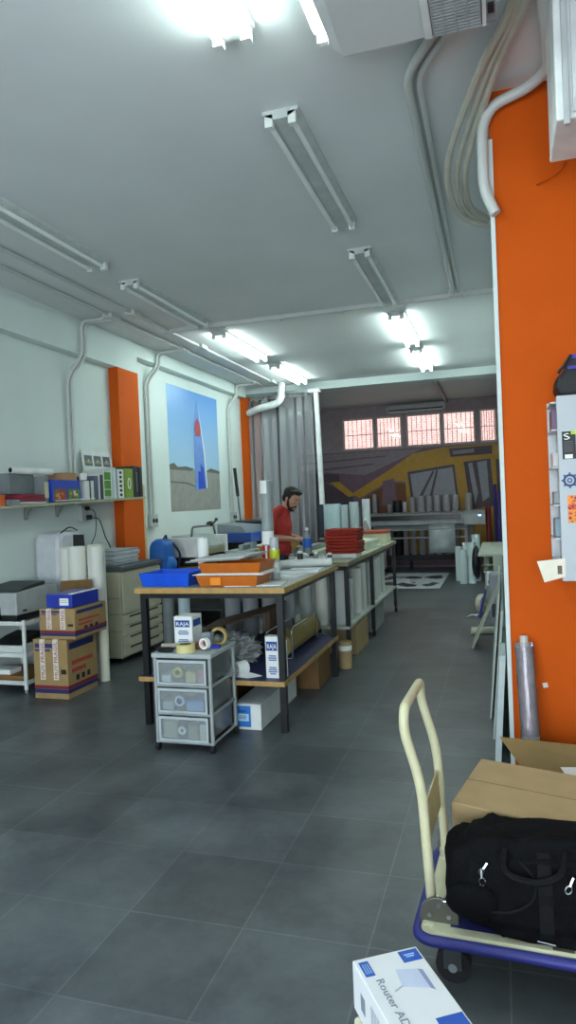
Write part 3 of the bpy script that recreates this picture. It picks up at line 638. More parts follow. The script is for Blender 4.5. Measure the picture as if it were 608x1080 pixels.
# ------------------------------------------------------------------ counter along the left wall
t = thing('side_counter', 'long dark counter along the left wall under the beach poster', 'counter', (-3.8, 9.1, 0))
bm = BM(); box(bm, -4.31, -3.15, 7.5, 11.1, .80, .83); part('worktop', bm, M('8c7350', .5), t, bev=.003)
for x in (-4.27, -3.21):
    for y in (7.58, 9.45, 11.0):
        bm = BM(); box(bm, x-.025, x+.025, y-.025, y+.025, 0, .80); part('leg', bm, DARK, t)
bm = BM(); box(bm, -4.30, -3.18, 7.54, 11.06, .30, .32); part('lower_shelf', bm, M('4b4d4f'), t)
# laminating machine
t = thing('laminator', 'grey laminating machine with a black base on the counter under the poster', 'machine', (-3.7, 7.95, .83))
bm = BM(); box(bm, -3.95, -3.45, 7.58, 8.30, .832, .95); part('base', bm, BLACK, t, bev=.008)
bm = BM(); box(bm, -3.97, -3.42, 7.54, 7.60, .94, 1.18); part('end_cheek', bm, WHITE, t, bev=.01)
bm = BM(); box(bm, -3.97, -3.42, 8.28, 8.34, .94, 1.18); part('end_cheek', bm, WHITE, t, bev=.01)
bm = BM(); prism(bm, [(-3.95, 7.60, .96), (-3.44, 7.60, .96), (-3.44, 7.60, 1.06), (-3.56, 7.60, 1.18), (-3.85, 7.60, 1.20), (-3.95, 7.60, 1.1)], (0, .68, 0)); part('roller_hood', bm, M('9fa8a4', .4), t, bev=.012)
bm = BM(); box(bm, -3.438, -3.42, 7.68, 8.22, .965, 1.03); part('control_panel', bm, M('9c9a78', .5), t)
bm = BM(); tube(bm, fillet([(-3.6, 7.62, 1.18), (-3.6, 7.66, 1.30), (-3.6, 8.30, 1.30), (-3.6, 8.36, 1.16)], .04), .014, 8); part('feed_frame', bm, M('5b6264', .4), t)
bm = BM(); blob(bm, (-3.6, 8.2, 1.32), (.05, .05, .035)); cyl(bm, (-3.6, 8.26, 1.30), (-3.58, 8.36, 1.37), .012); blob(bm, (-3.58, 8.36, 1.37), (.022, .022, .022)); part('clamp', bm, DARK, t)
# blue bag beside the copier
t = thing('blue_bag', 'bright blue rucksack standing between the copier and the laminating machine', 'bag', (-3.75, 7.15, .78))
bm = BM(); box(bm, -3.98, -3.56, 6.95, 7.45, .74, .78)
for x in (-3.95, -3.60):
    for y in (6.98, 7.42): box(bm, x-.015, x+.015, y-.015, y+.015, 0, .74)
st = solo('stool', bm, DARK, 'dark stand under the blue rucksack beside the copier', 'stand')
bm = BM(); blob(bm, (0, 0, 0), (1, 1, 1), seg=28)
for v in bm.verts: v.co = Vector((-3.76+.11*math.copysign(abs(v.co.x)**.45, v.co.x), 7.15+.14*math.copysign(abs(v.co.y)**.45, v.co.y), .985+.20*math.copysign(abs(v.co.z)**.5, v.co.z)))
for v in bm.verts:
    v.co += Vector((noise.noise(v.co*7), noise.noise(v.co*7+Vector((5, 0, 0))), noise.noise(v.co*7+Vector((0, 9, 0)))))*.02
    v.co.z = max(v.co.z, .782)
part('sack', bm, M('1b62b4', .6), t, smooth=80)
bm = BM(); blob(bm, (-3.65, 7.15, .90), (.06, .11, .09)); part('pocket', bm, M('2470c4', .6), t, smooth=80)
bm = BM(); tube(bm, spline([(-3.72, 7.10, 1.17), (-3.7, 7.15, 1.23), (-3.72, 7.20, 1.17)], 6), .012, 8); part('carry_loop', bm, M('12325e', .6), t)
bm = BM(); tube(bm, spline([(-3.68, 7.27, 1.14), (-3.62, 7.33, 1.0), (-3.64, 7.30, .84)], 6), .014, 8); part('strap', bm, M('12213a', .6), t)
# blue cutting machine further along
t = thing('cutting_plotter', 'long cutting machine with a blue front and grey lid on the wall counter', 'machine', (-3.75, 10.0, .83))
for y in (9.45, 10.85):
    bm = BM(); box(bm, -3.95, -3.50, y, y+.10, .832, 1.0); part('foot', bm, DARK, t)
bm = BM(); box(bm, -4.0, -3.45, 9.3, 11.05, 1.0, 1.14); part('front_body', bm, M('2a4f9c', .4), t, bev=.012)
bm = BM(); prism(bm, [(-4.0, 9.35, 1.14), (-3.55, 9.35, 1.14), (-3.62, 9.35, 1.24), (-4.0, 9.35, 1.28)], (0, 1.65, 0)); part('lid', bm, M('7f8a90', .4), t, bev=.01)
bm = BM(); box(bm, -4.0, -3.5, 10.1, 11.0, 1.275, 1.30); part('rear_bar', bm, M('3a4144'), t)
bm = BM(); box(bm, -3.43, -3.18, 9.2, 10.7, .832, .95); solo('wooden_crate', bm, M('a47c34', .6), 'ochre wooden block on the counter in front of the blue cutting machine', 'box', bev=.004)
for i in range(4):
    bm = BM(); y0 = 9.3+i*.33; box(bm, -3.42, -3.2, y0, y0+.27, .952, .957+.006*(i % 2)); solo('paper_sheet', bm, PAPER, '%s white sheet from the near end on the ochre block by the blue cutting machine' % ORD[i], 'paper', 'sheets on the ochre block')
bm = BM(); cyl(bm, (-4.25, 11.22, .02), (-4.30, 11.02, 1.70), .016, mi=0); cyl(bm, (-4.30, 11.02, 1.70), (-4.315, 10.96, 2.18), .028, mi=1)
solo('long_pole', bm, [M('7f8a8c', .4, .5), BLACK], 'long pole with a black grip leaning beside the far orange pillar', 'pole')
# ------------------------------------------------------------------ front work bench
LEG = M('15161a', .4, .3); EDGE = M('b08a4e', .5, var=.2, scale=20); BTOP = M('9da19a', .45); BSHELF = M('232a5c', .45)
BX0, BX1, BY0, BY1, BZ = -2.52, -1.395, 4.35, 5.95, .985
t = thing('work_bench', 'front wooden edged work bench with black legs and a blue lower shelf', 'work bench', ((BX0+BX1)/2, 5.1, 0))
bm = BM(); box(bm, BX0+.006, BX1-.006, BY0+.006, BY1-.006, BZ-.03, BZ); part('worktop', bm, BTOP, t)
bm = BM(); z0 = BZ-.038; z1 = BZ-.0005
box(bm, BX0, BX1, BY0, BY0+.006, z0, z1); box(bm, BX0, BX1, BY1-.006, BY1, z0, z1); box(bm, BX0, BX0+.006, BY0+.006, BY1-.006, z0, z1); box(bm, BX1-.006, BX1, BY0+.006, BY1-.006, z0, z1)
part('wood_edge', bm, EDGE, t, 'light wood edge strip')
for x in (BX0+.05, BX1-.05):
    for y in (BY0+.03, BY1-.08):
        bm = BM(); box(bm, x-.022, x+.022, y, y+.045, 0, BZ-.038); part('leg', bm, LEG, t)
bm = BM()
for x in (BX0+.05, BX1-.05): box(bm, x-.018, x+.018, BY0+.08, BY1-.08, BZ-.075, BZ-.038)
for y in (BY0+.03, BY1-.08): box(bm, BX0+.07, BX1-.07, y, y+.04, BZ-.075, BZ-.038)
part('top_rail', bm, LEG, t)
bm = BM(); box(bm, BX0+.01, BX1-.03, BY0-.0, BY1, .325, .355); part('lower_shelf', bm, BSHELF, t)
bm = BM(); box(bm, BX0+.01, BX1-.023, BY0-.007, BY0, .322, .3545); box(bm, BX1-.03, BX1-.023, BY0, BY1, .322, .3545); part('shelf_edge', bm, EDGE, t, 'light wood shelf edge')
# ------ things on the front bench
def tray(name, x0, x1, y0, y1, z, h, mat, label, cat, flare=.015, group=None, thick=.006):
    bm = BM(); f = flare
    def ring(g, zz): return [bm.verts.new(p) for p in ((x0+g, y0+g, zz), (x1-g, y0+g, zz), (x1-g, y1-g, zz), (x0+g, y1-g, zz))]
    R = [ring(f, z), ring(0, z+h), ring(thick, z+h), ring(f+thick, z+thick)]
    bm.faces.new(R[0][::-1]); bm.faces.new(R[3])
    for A, B in zip(R, R[1:]):
        for k in range(4): bm.faces.new((A[k], A[(k+1) % 4], B[(k+1) % 4], B[k]))
    return solo(name, bm, mat, label, cat, group, bev=.003)
tray('tray', -2.52, -2.12, 4.42, 4.78, BZ+.001, .095, M('1653d6', .35), 'bright blue plastic tray at the left end of the front bench', 'tray', .02)
OT = M('c2661a', .4)
tray('tray', -2.06, -1.60, 4.40, 4.72, BZ+.001, .076, OT, 'orange plastic tray lower of the two stacked on the front bench', 'tray', .02, 'orange trays')
o = tray('tray', -2.05, -1.58, 4.42, 4.76, BZ+.094, .070, OT, 'orange plastic tray stacked higher, full of grey papers, on the front bench', 'tray', .02, 'orange trays')
bm = BM(); box(bm, -1.95, -1.87, 4.396, 4.401, BZ+.015, BZ+.065); solo('orange_label', bm, M('f08a12', .5), 'bright orange square label on the front of the lower orange tray', 'label')
for i in range(3):
    bm = BM(); z = BZ+.078+i*.005; box(bm, -2.10+.03*i, -1.57-.01*i, 4.43, 4.80, z, z+.0042)
    solo('paper_sheet', bm, PAPER, '%s white sheet from below lying between the two orange trays' % ORD[i], 'paper', 'sheets between the orange trays', bev=.001)
for i in range(3):
    bm = BM(); z = BZ+.166+i*.012; prism(bm, [(-2.16+.04*i, 4.45, z), (-1.72+.03*i, 4.40, z+.022), (-1.66+.02*i, 4.70, z+.026), (-2.10+.04*i, 4.76, z+.004)], (0, 0, .009))
    solo('magazine', bm, M(('8f918e', 'c4c6c4', 'a5a8a4')[i], .5), '%s from below of the grey magazines heaped on the upper orange tray' % ORD[i], 'magazine', 'magazines on the orange tray', bev=.001)
bm = BM(); hollow(bm, (-2.20, 4.86, BZ+.001), (-2.20, 4.86, BZ+.32), .042, .035, 18); solo('paper_roll', bm, PAPER, 'white paper roll standing between the blue tray and the orange trays', 'paper roll')
# heat press
t = thing('heat_press', 'grey hand press with a lever standing behind the orange trays', 'press', (-2.1, 5.5, BZ))
bm = BM(); box(bm, -2.24, -1.98, 5.35, 5.75, BZ+.001, BZ+.045); part('base', bm, M('6f7a78', .5, .3), t, bev=.005)
bm = BM(); box(bm, -2.22, -2.0, 5.34, 5.6, BZ+.125, BZ+.185); part('heating_plate', bm, M('9aa6a4', .4, .3), t, bev=.012)
bm = BM(); box(bm, -2.15, -2.07, 5.60, 5.72, BZ+.04, BZ+.23); box(bm, -2.13, -2.09, 5.42, 5.66, BZ+.185, BZ+.225); part('arm', bm, M('8c9896', .4, .3), t, bev=.006)
bm = BM(); cyl(bm, (-2.11, 5.46, BZ+.045), (-2.11, 5.46, BZ+.12), .07, .075, 18); part('lower_pad', bm, DARK, t)
bm = BM(); tube(bm, fillet([(-1.99, 5.55, BZ+.02), (-1.95, 5.56, BZ+.16), (-1.90, 5.58, BZ+.42)], .05), .014, 10); part('lever', bm, STEEL, t)
# tall tube standing on the bench
t = thing('print_tube', 'tall grey tube with white bands and a red label standing on the front bench', 'tube', (-1.875, 5.45, BZ))
bm = BM(); hollow(bm, (-1.875, 5.45, BZ+.001), (-1.868, 5.45, 1.74), .05, .042, 22); part('roll', bm, M('8f9799', .4), t)
for a, b in ((1.635, 1.743), (1.21, 1.32)):
    bm = BM(); hollow(bm, (-1.873, 5.45, a), (-1.872, 5.45, b), .0515, .049, 22); part('white_band', bm, PAPER, t)
bm = BM(); n = 9
for k in range(n):
    a0 = -PI*.95+k*PI*.9/n; a1 = a0+PI*.9/n
    prism(bm, [(-1.874+.0522*math.cos(a), 5.45+.0522*math.sin(a), z) for a, z in ((a0, 1.03), (a1, 1.03), (a1, 1.20), (a0, 1.20))], (0, -.0006, 0), 1 if k in (4,) else 0)
part('red_label', bm, [M('b92b2f', .5), PAPER], t)
# spray can
t = thing('spray_can', 'tall spray can with a grey cap and a yellow green band at the bench corner', 'spray can', (-1.62, 4.85, BZ))
bm = BM(); lathe(bm, [(0, 0), (.034, 0), (.036, .005), (.036, .225), (.03, .245), (0, .247)], (-1.62, 4.85, BZ+.001), 22); part('can', bm, M('b8c0c2', .3, .5), t)
bm = BM(); lathe(bm, [(.0366, .15), (.0368, .15), (.0368, .222), (.0366, .222)], (-1.62, 4.85, BZ), 22); part('colour_band', bm, M('b7c61c', .4), t)
bm = BM(); lathe(bm, [(.0366, .05), (.0368, .05), (.0368, .13), (.0366, .13)], (-1.62, 4.85, BZ), 22); part('printed_band', bm, M('dfe3e2', .4), t)
bm = BM(); lathe(bm, [(.032, 0), (.034, .002), (.034, .065), (.026, .068), (.026, .03), (0, .03)], (-1.62, 4.85, BZ+.244), 20); part('cap', bm, M('aab0b2', .35), t)
# loose sheets and rolls on the bench
for i, (x0, x1, y0, y1, rz, c, lb) in enumerate((
   (-1.86, -1.46, 4.42, 4.66, .1, 'e4e8e6', 'white sheet lying at the near right corner of the front bench'),
   (-1.80, -1.46, 4.95, 5.15, -.12, 'f0f2f4', 'white sheet lying behind the spray can'),
   (-1.80, -1.42, 5.22, 5.42, .2, 'f2f4f6', 'bright white sheet near the right edge of the front bench'),
   (-1.70, -1.44, 5.48, 5.60, .05, 'dfe2ea', 'white folded leaflet with a bluish print near the far right edge of the front bench'),
   (-2.45, -2.25, 4.95, 5.3, .0, 'd9dcda', 'white sheet behind the blue tray'))):
    bm = BM(); cx, cy = (x0+x1)/2, (y0+y1)/2; R = Matrix.Translation((cx, cy, 0)) @ Matrix.Rotation(rz, 4, 'Z') @ Matrix.Translation((-cx, -cy, 0))
    box(bm, x0, x1, y0, y1, BZ+.001, BZ+.006+.006*(i == 3), mat=R); solo('paper_sheet', bm, M(c, .7, var=.02), lb, 'paper')
bm = BM(); hollow(bm, (-1.83, 5.62, BZ+.037), (-1.42, 5.80, BZ+.037), .035, .028, 18); solo('paper_roll', bm, WHITE, 'white paper roll lying across the far end of the front bench', 'paper roll')
# jars and box along the far left of the bench
for i, (x, c, h, r) in enumerate(((-1.80, 'c8ccc8', .10, .03), (-1.72, '2e302f', .13, .026), (-1.65, 'd7dad6', .085, .028), (-1.575, '8a8f8c', .12, .022), (-1.51, 'cfd3cf', .10, .026), (-1.45, '44494a', .11, .022))):
    t = thing('jar', ('white pot leftmost in the row of pots before the man', 'black pot second from the left in the row before the man', 'short white pot third from the left in the row before the man', 'grey pot fourth from the left in the row before the man', 'white pot fifth from the left in the row before the man', 'dark grey pot rightmost in the row before the man')[i], 'jar', (x, 5.87, BZ), 'pots along the end of the bench')
    bm = BM(); lathe(bm, [(0, 0), (r, 0), (r, h*.8), (r*.8, h*.85), (0, h*.86)], (x, 5.87, BZ+.001), 14); part('body', bm, M(c, .4), t)
    bm = BM(); lathe(bm, [(0, h*.85), (r*.85, h*.85), (r*.85, h), (0, h)], (x, 5.87, BZ+.001), 14); part('lid', bm, WHITE if i % 2 else GREYM, t)
# ------ under the front bench
SZ = .356
t = thing('kraft_roll', 'roll of brown wrapping paper lying on the blue shelf of the front bench', 'paper roll', (-1.66, 5.4, SZ))
bm = BM(); hollow(bm, (-1.66, 5.02, SZ+.092), (-1.66, 5.92, SZ+.092), .09, .03, 26); part('wrapping_paper', bm, M('8f7a44', .7), t)
bm = BM(); hollow(bm, (-1.66, 5.015, SZ+.092), (-1.66, 5.925, SZ+.092), .03, .024, 16); part('core', bm, CARDD, t)
t = thing('wire_holder', 'silver wire frame standing over the roll of brown paper', 'wire frame', (-1.66, 5.4, SZ))
bm = BM(); tube(bm, fillet([(-1.555, 4.98, SZ+.005), (-1.555, 4.98, SZ+.24), (-1.555, 5.72, SZ+.24), (-1.555, 5.72, SZ+.005)], .05), .007, 8); part('front_wire', bm, CHROME, t)
bm = BM(); tube(bm, fillet([(-1.765, 4.98, SZ+.005), (-1.765, 4.98, SZ+.20), (-1.765, 5.72, SZ+.20), (-1.765, 5.72, SZ+.005)], .05), .007, 8); part('rear_wire', bm, CHROME, t)
bm = BM()
for y in (4.98, 5.95): cyl(bm, (-1.765, y, SZ+.006), (-1.555, y, SZ+.006), .006)
part('cross_wire', bm, CHROME, t)
def brandbox(x0, x1, y0, y1, z0, z1, label, cut=False):
    t = thing('carton', label, 'box', ((x0+x1)/2, (y0+y1)/2, z0), 'white cartons with a blue name patch'); h = z1-z0
    bm = BM(); box(bm, x0, x1, y0, y1, z0, z1); part('body', bm, M('e3e4e2', .55, var=.02), t, bev=.002)
    bm = BM(); e = .0012; a = x0+(x1-x0)*.06; b = x0+(x1-x0)*.86
    box(bm, a, b, y0-e, y0, z0+h*.66, z0+h*.88); box(bm, x1, x1+e, y0+.015, y1-.02, z0+h*.66, z0+h*.88); part('name_patch', bm, M('1d4a94', .5), t)
    text('RAJA', h*.16, (a+.006, y0-1.5*e, z0+h*.71), (1, 0, 0), (0, 0, 1), PAPER, t, 'name_lettering', wmax=(b-a)-.014)
    bm = BM()
    for grp in (((.5, .52), (.6, .47), (.55, .42)), ((.5, .24), (.6, .19), (.62, .14), (.4, .09))):
        bm = BM()
        for w, zz in grp: c = (x0+x1)/2; ww = (x1-x0)*w/2; box(bm, c-ww, c+ww, y0-e, y0, z0+h*zz, z0+h*(zz+.03))
        part('small_print', bm, M('4a70b0', .5), t)
    return t
brandbox(-1.575, -1.475, 4.43, 4.50, SZ, SZ+.285, 'slim white carton with a blue patch on the lower shelf of the front bench')
bm = BM(); box(bm, -1.462, -1.44, 4.44, 4.50, SZ, SZ+.25); solo('cardboard_flap', bm, PAPER, 'white flap standing right beside the slim white carton on the bench shelf', 'cardboard')
# crumpled clear plastic
bm = BM(); bmesh.ops.create_icosphere(bm, subdivisions=5, radius=1)
for v in bm.verts:
    d = v.co.normalized(); n_ = noise.noise(d*4)*.35+noise.noise(d*9)*.22+abs(noise.noise(d*18))*.18
    v.co = Vector((-2.02+d.x*.22*(1+n_), 4.80+d.y*.29*(1+n_), SZ+.085+d.z*.115*(1+n_*1.3))); v.co.z = max(v.co.z, SZ+.001)
solo('plastic_film', bm, glassy('clear_film', 'f4f7f8', .6, .12, .36), 'crumpled heap of clear plastic film on the lower shelf of the front bench', 'plastic film')
bm = BM(); hollow(bm, (-1.80, 4.42, SZ+.052), (-1.755, 4.50, SZ+.052), .05, .047, 24); solo('paper_ring', bm, PAPER, 'curled ring of white paper on the near edge of the blue bench shelf', 'paper')
bm = BM(); prism(bm, [(-1.95, 4.45, SZ+.001), (-1.70, 4.40, SZ+.001), (-1.62, 4.47, SZ+.001), (-1.88, 4.56, SZ+.03)], (0, 0, .003)); solo('paper_scrap', bm, PAPER, 'white paper scrap beside the curled paper ring on the blue bench shelf', 'paper')
bm = BM(); prism(bm, [(-2.46, 5.2, SZ+.14), (-1.82, 5.15, SZ+.32), (-1.80, 5.65, SZ+.34), (-2.46, 5.7, SZ+.16)], (0, 0, .012))
box(bm, -2.47, -2.42, 5.2, 5.7, SZ, SZ+.15); box(bm, -1.84, -1.80, 5.2, 5.6, SZ, SZ+.33)
solo('brown_carton', bm, M('4f3a26', .8), 'flattened dark brown carton slanting over the plastic film under the front bench', 'cardboard')
for i, (x, y, c) in enumerate(((-2.33, 5.42, '3b3f46'), (-2.12, 5.40, '6b3f3c'), (-1.92, 5.42, '2c2d3a'))):
    bm = BM(); blob(bm, (x, y, SZ+.055), (.085, .11, .06), seg=18)
    for v in bm.verts: v.co += Vector((1, 1, .6))*(.03*noise.noise(v.co*11)); v.co.z = max(v.co.z, SZ+.001)
    solo('cloth_bundle', bm, M(c, .8), ('charcoal', 'dull red', 'navy')[i]+' cloth bundle stuffed under the slanting brown carton on the bench shelf', 'cloth', smooth=80)
for i, (x, y, h) in enumerate(((-2.38, 5.85, .5), (-2.20, 5.84, .46), (-2.02, 5.85, .52), (-1.86, 5.86, .44))):
    bm = BM(); hollow(bm, (x, y, SZ), (x, y, SZ+h), .07, .03, 18); solo('paper_roll', bm, M('8d9196', .7), '%s from the left of the grey rolls standing behind the brown wrapping roll' % ORD[i], 'paper roll', 'grey rolls at the back of the bench shelf')
# white box with a blue label on the floor
t = thing('white_carton', 'long white box with a blue label on the floor under the front bench', 'box', (-1.71, 4.8, 0))
bm = BM(); box(bm, -1.815, -1.615, 4.40, 5.25, .001, .178); part('body', bm, M('d9dbd8', .55), t, bev=.003)
bm = BM(); box(bm, -1.80, -1.69, 4.398, 4.40, .02, .165, 0); box(bm, -1.785, -1.705, 4.397, 4.398, .06, .11, 1); part('label', bm, [M('2a74c4', .5), M('b9d4ee')], t)
bm = BM()
for z in (.122, .13, .075, .085, .095): box(bm, -1.775, -1.72, 4.3965, 4.3975, z, z+.004)
part('label_print', bm, M('1c3c78'), t)
for i, (x0, x1, y0, y1, h, lb) in enumerate(((-2.3, -1.98, 4.9, 5.5, .26, 'dark brown carton on the floor deep under the front bench'), (-1.75, -1.48, 5.45, 5.85, .27, 'brown carton on the floor under the far end of the front bench'))):
    bm = BM(); box(bm, x0, x1, y0, y1, .001, h); solo('floor_carton', bm, CARDD, lb, 'box', bev=.004)
bm = BM(); hollow(bm, (-3.04, 6.2, 0), (-3.04, 6.2, .86), .058, .03, 18); solo('paper_roll', bm, M('a9bcc2', .6), 'pale blue roll standing on the floor between the copier and the front bench', 'paper roll')
bm = BM(); hollow(bm, (-3.24, 6.25, 0), (-3.24, 6.25, .78), .06, .03, 18); solo('paper_roll', bm, M('6f7678', .6), 'dark grey roll standing on the floor right beside the copier drawers', 'paper roll')
# ------------------------------------------------------------------ drawer cart
CF = M('a2a8a8', .4, .3); DR = glassy('clear_drawer', 'eef3f4', .8, .15, .17)
t = thing('drawer_cart', 'grey metal cart on castors with three clear plastic drawers', 'drawer cart', (-1.97, 4.13, 0))
CX0, CX1, CY0, CY1, CT = -2.165, -1.765, 3.93, 4.34, .625
bm = BM(); box(bm, CX0-.008, CX1+.008, CY0-.01, CY1+.01, CT-.03, CT); part('top', bm, M('a7adad', .4), t, bev=.006)
for x in (CX0+.01, CX1-.01):
    for y in (CY0+.01, CY1-.01):
        bm = BM(); cyl(bm, (x, y, .05), (x, y, CT-.03), .013, seg=10); part('post', bm, CF, t)
        bm = BM(); cyl(bm, (x, y, .03), (x, y, .055), .009, seg=8); cyl(bm, (x-.012, y, .026), (x+.012, y, .026), .026, seg=16); part('castor', bm, RUBBER, t, smooth=40)
bm = BM()
for z in (.055, .235, .415):
    for y in (CY0+.01, CY1-.01): cyl(bm, (CX0+.01, y, z), (CX1-.01, y, z), .009, seg=8)
    for x in (CX0+.01, CX1-.01): cyl(bm, (x, CY0+.01, z), (x, CY1-.01, z), .009, seg=8)
part('rail', bm, CF, t)
for i in range(3):
    z = .068+i*.18; h = .155; bm = BM(); a, b = CX0+.03, CX1-.03; y0, y1 = CY0-.004, CY1-.02; th = .004
    box(bm, a, b, y0, y0+th, z, z+h); box(bm, a, a+th, y0+th, y1, z, z+h); box(bm, b-th, b, y0+th, y1, z, z+h); box(bm, a, b, y1, y1+th, z, z+h); box(bm, a, b, y0+th, y1, z, z+th)
    d = part('drawer', bm, DR, t)
    bm = BM(); e = y0-.006
    box(bm, a, b, e, y0, z+h-.016, z+h); box(bm, a, b, e, y0, z, z+.012); box(bm, a, a+.012, e, y0, z+.012, z+h-.016); box(bm, b-.012, b, e, y0, z+.012, z+h-.016)
    part('drawer_frame', bm, M('b4bcbe', .35), d)
# contents of the drawers: rolls of tape and small goods behind the clear fronts
def ring(x, y, z, r, ri, w, mats, label, cat='tape roll', axis='y', group=None, core=None):
    bm = BM(); d = Vector((0, w/2, 0)) if axis == 'y' else Vector((0, 0, w/2)); c = Vector((x, y, z))
    hollow(bm, c-d, c+d, r, ri, 24, 0, 1 if core else None); return solo('tape_roll', bm, [mats]+([core] if core else []), label, cat, group)
ring(-2.0, 3.955, .50, .034, .018, .03, M('d8c61e', .4), 'yellow tape roll behind the clear front of the top drawer')
ring(-1.995, 3.955, .320, .034, .020, .03, M('c3d8ee', .4), 'white and blue tape roll behind the clear front of the middle drawer', core=M('1c48b0'))
ring(-1.985, 3.955, .130, .028, .012, .03, M('e8e8e0', .4), 'small white tape roll behind the clear front of the bottom drawer')
goods = [(-2.12, -2.05, .434, .05, 'd9dee0', 'white bag at the left of the top drawer'), (-1.95, -1.88, .434, .075, 'cfc07a', 'straw coloured packet in the top drawer, right of the yellow tape'), (-1.87, -1.81, .434, .09, 'c48a90', 'pink packet at the right of the top drawer'),
 (-2.12, -2.04, .254, .06, 'aab4ba', 'grey packet at the left of the middle drawer'), (-1.955, -1.83, .254, .07, '7f9fd8', 'pale blue packet at the right of the middle drawer'),
 (-2.12, -2.02, .074, .11, 'a9a78e', 'beige packet at the left of the bottom drawer'), (-1.95, -1.875, .074, .095, '8f8c78', 'brownish packet in the middle of the bottom drawer'), (-1.865, -1.805, .074, .10, 'd4d2c0', 'cream meter box at the right of the bottom drawer')]
for x0, x1, z, h, c, lb in goods:
    bm = BM(); box(bm, x0, x1, 3.945, 4.12, z, z+h); solo('packet', bm, M(c, .6), lb, 'packet', bev=.012 if 'meter' not in lb else .004)
# on top of the cart
brandbox(-2.09, -1.96, 4.10, 4.25, CT, CT+.205, 'white carton with a blue patch standing on top of the drawer cart')
ring(-1.955, 3.985, CT+.0255, .062, .038, .05, M('cfc587', .4), 'big cream coloured packing tape roll lying on the drawer cart', axis='z', core=CARDD)
bm = BM(); hollow(bm, (-2.15, 4.03, CT+.021), (-2.03, 4.06, CT+.021), .019, .013, 14); solo('cardboard_tube', bm, M('a09a8c', .7), 'short pale cardboard tube at the left of the drawer cart top', 'tube')
bm = BM()
for q in range(3): tube(bm, [(-2.09+(.05+.006*q)*math.cos(a*PI/10), 3.965+.022*math.sin(a*PI/10), CT+.006+.008*q) for a in range(20)], .005, 6)
solo('black_cable', bm, BLACK, 'coil of black cable at the front left of the drawer cart top', 'cable')
t = thing('tape_dispenser', 'brown tape gun with a white roll on the drawer cart, right of the cream tape', 'tape dispenser', (-1.86, 4.03, CT))
bm = BM(); prism(bm, [(-1.93, 4.05, CT+.001), (-1.85, 4.05, CT+.001), (-1.83, 4.05, CT+.06), (-1.87, 4.05, CT+.075), (-1.93, 4.05, CT+.035)], (0, .03, 0)); part('body', bm, M('8a4a3a', .5), t, bev=.004)
bm = BM(); hollow(bm, (-1.85, 4.02, CT+.045), (-1.84, 4.05, CT+.045), .036, .026, 20); part('white_roll', bm, PAPER, t)
ring(-1.815, 4.20, CT+.0605, .06, .042, .03, M('a08a52', .4), 'brown tape roll standing on edge at the right of the drawer cart top')
bm = BM(); box(bm, -1.83, -1.775, 4.09, 4.13, CT+.001, CT+.02); solo('blue_marker', bm, M('1c2fae', .4), 'small blue block at the right edge of the drawer cart top', 'block', bev=.004)
bm = BM(); box(bm, -1.895, -1.835, 4.10, 4.16, CT+.001, CT+.10); solo('film_pack', bm, glassy('film_pack', 'cfd6e4', .6, .1, .35), 'clear plastic packet standing beside the white carton on the drawer cart', 'packet', bev=.006)
# ------------------------------------------------------------------ second bench
t = thing('work_bench', 'second work bench, on castors, its pale lower shelf full of white rolls', 'work bench', (-1.72, 7.85, 0))
CX, DX, EY, FY, TZ = -2.10, -1.385, 6.30, 9.45, .97
bm = BM(); box(bm, CX, DX-.006, EY+.006, FY, TZ-.03, TZ); part('worktop', bm, M('b9bda9', .45), t)
bm = BM(); box(bm, CX, DX, EY, EY+.006, TZ-.038, TZ-.0005); box(bm, DX-.006, DX, EY+.006, FY, TZ-.038, TZ-.0005); part('wood_edge', bm, M('8f8566', .5), t, 'wood edge strip')
for x in (CX+.05, DX-.03):
    for y in (EY+.03, 7.65, FY-.10):
        bm = BM(); box(bm, x-.02, x+.02, y, y+.04, .085, TZ-.038); part('leg', bm, LEG, t)
        bm = BM(); box(bm, x-.012, x+.012, y+.005, y+.035, .05, .09); cyl(bm, (x-.013, y+.03, .035), (x+.013, y+.03, .035), .034, seg=16); part('castor', bm, RUBBER, t, smooth=40)
bm = BM(); box(bm, CX, DX-.01, EY+.02, FY-.05, .335, .36); part('lower_shelf', bm, M('b3b9ae', .5), t)
bm = BM(); box(bm, CX+.04, DX-.035, EY+.03, EY+.06, TZ-.08, TZ-.038); box(bm, DX-.05, DX-.03, EY+.07, FY-.1, TZ-.08, TZ-.038); part('top_rail', bm, LEG, t)
# white rolls standing on its shelf
sp = []
for r_, x in enumerate((-1.51, -1.69, -1.88)):
    for c_ in range((8, 9, 3)[r_]): sp.append((x+random.uniform(-.015, .015), 6.47+c_*.33+random.uniform(-.03, .03), r_, c_))
RW = ['cfd0cc', 'bfc3c2', 'd9d9d2', 'b4b8b8']
for x, y, r_, c_ in sp:
    if r_ == 0 and abs(y-7.67) < .10: y += .11
    h = random.choice((.42, .50, .55, .47)); rr = random.uniform(.055, .072)
    if r_ == 0 and c_ in (0, 1): h = (.52, .40)[c_]
    bm = BM(); hollow(bm, (x, y, .361), (x, y, .361+h), rr, rr*.45, 16)
    solo('paper_roll', bm, M(random.choice(RW), .7, var=.04), 'white roll %s from the near end, %s row, second bench shelf' % (ORD[c_], ('aisle side', 'middle', 'far left')[r_]), 'paper roll', 'white rolls on the second bench shelf')
bm = BM(); hollow(bm, (-1.425, 6.22, .0), (-1.425, 6.22, .245), .062, .056, 20, 0); bm_ = solo('cardboard_drum', bm, CARDT, 'brown round cardboard drum on the floor between the two benches', 'drum')
bm = BM(); hollow(bm, (-1.425, 6.22, .165), (-1.425, 6.22, .21), .0635, .062, 20); part('white_band', bm, PAPER, bm_)
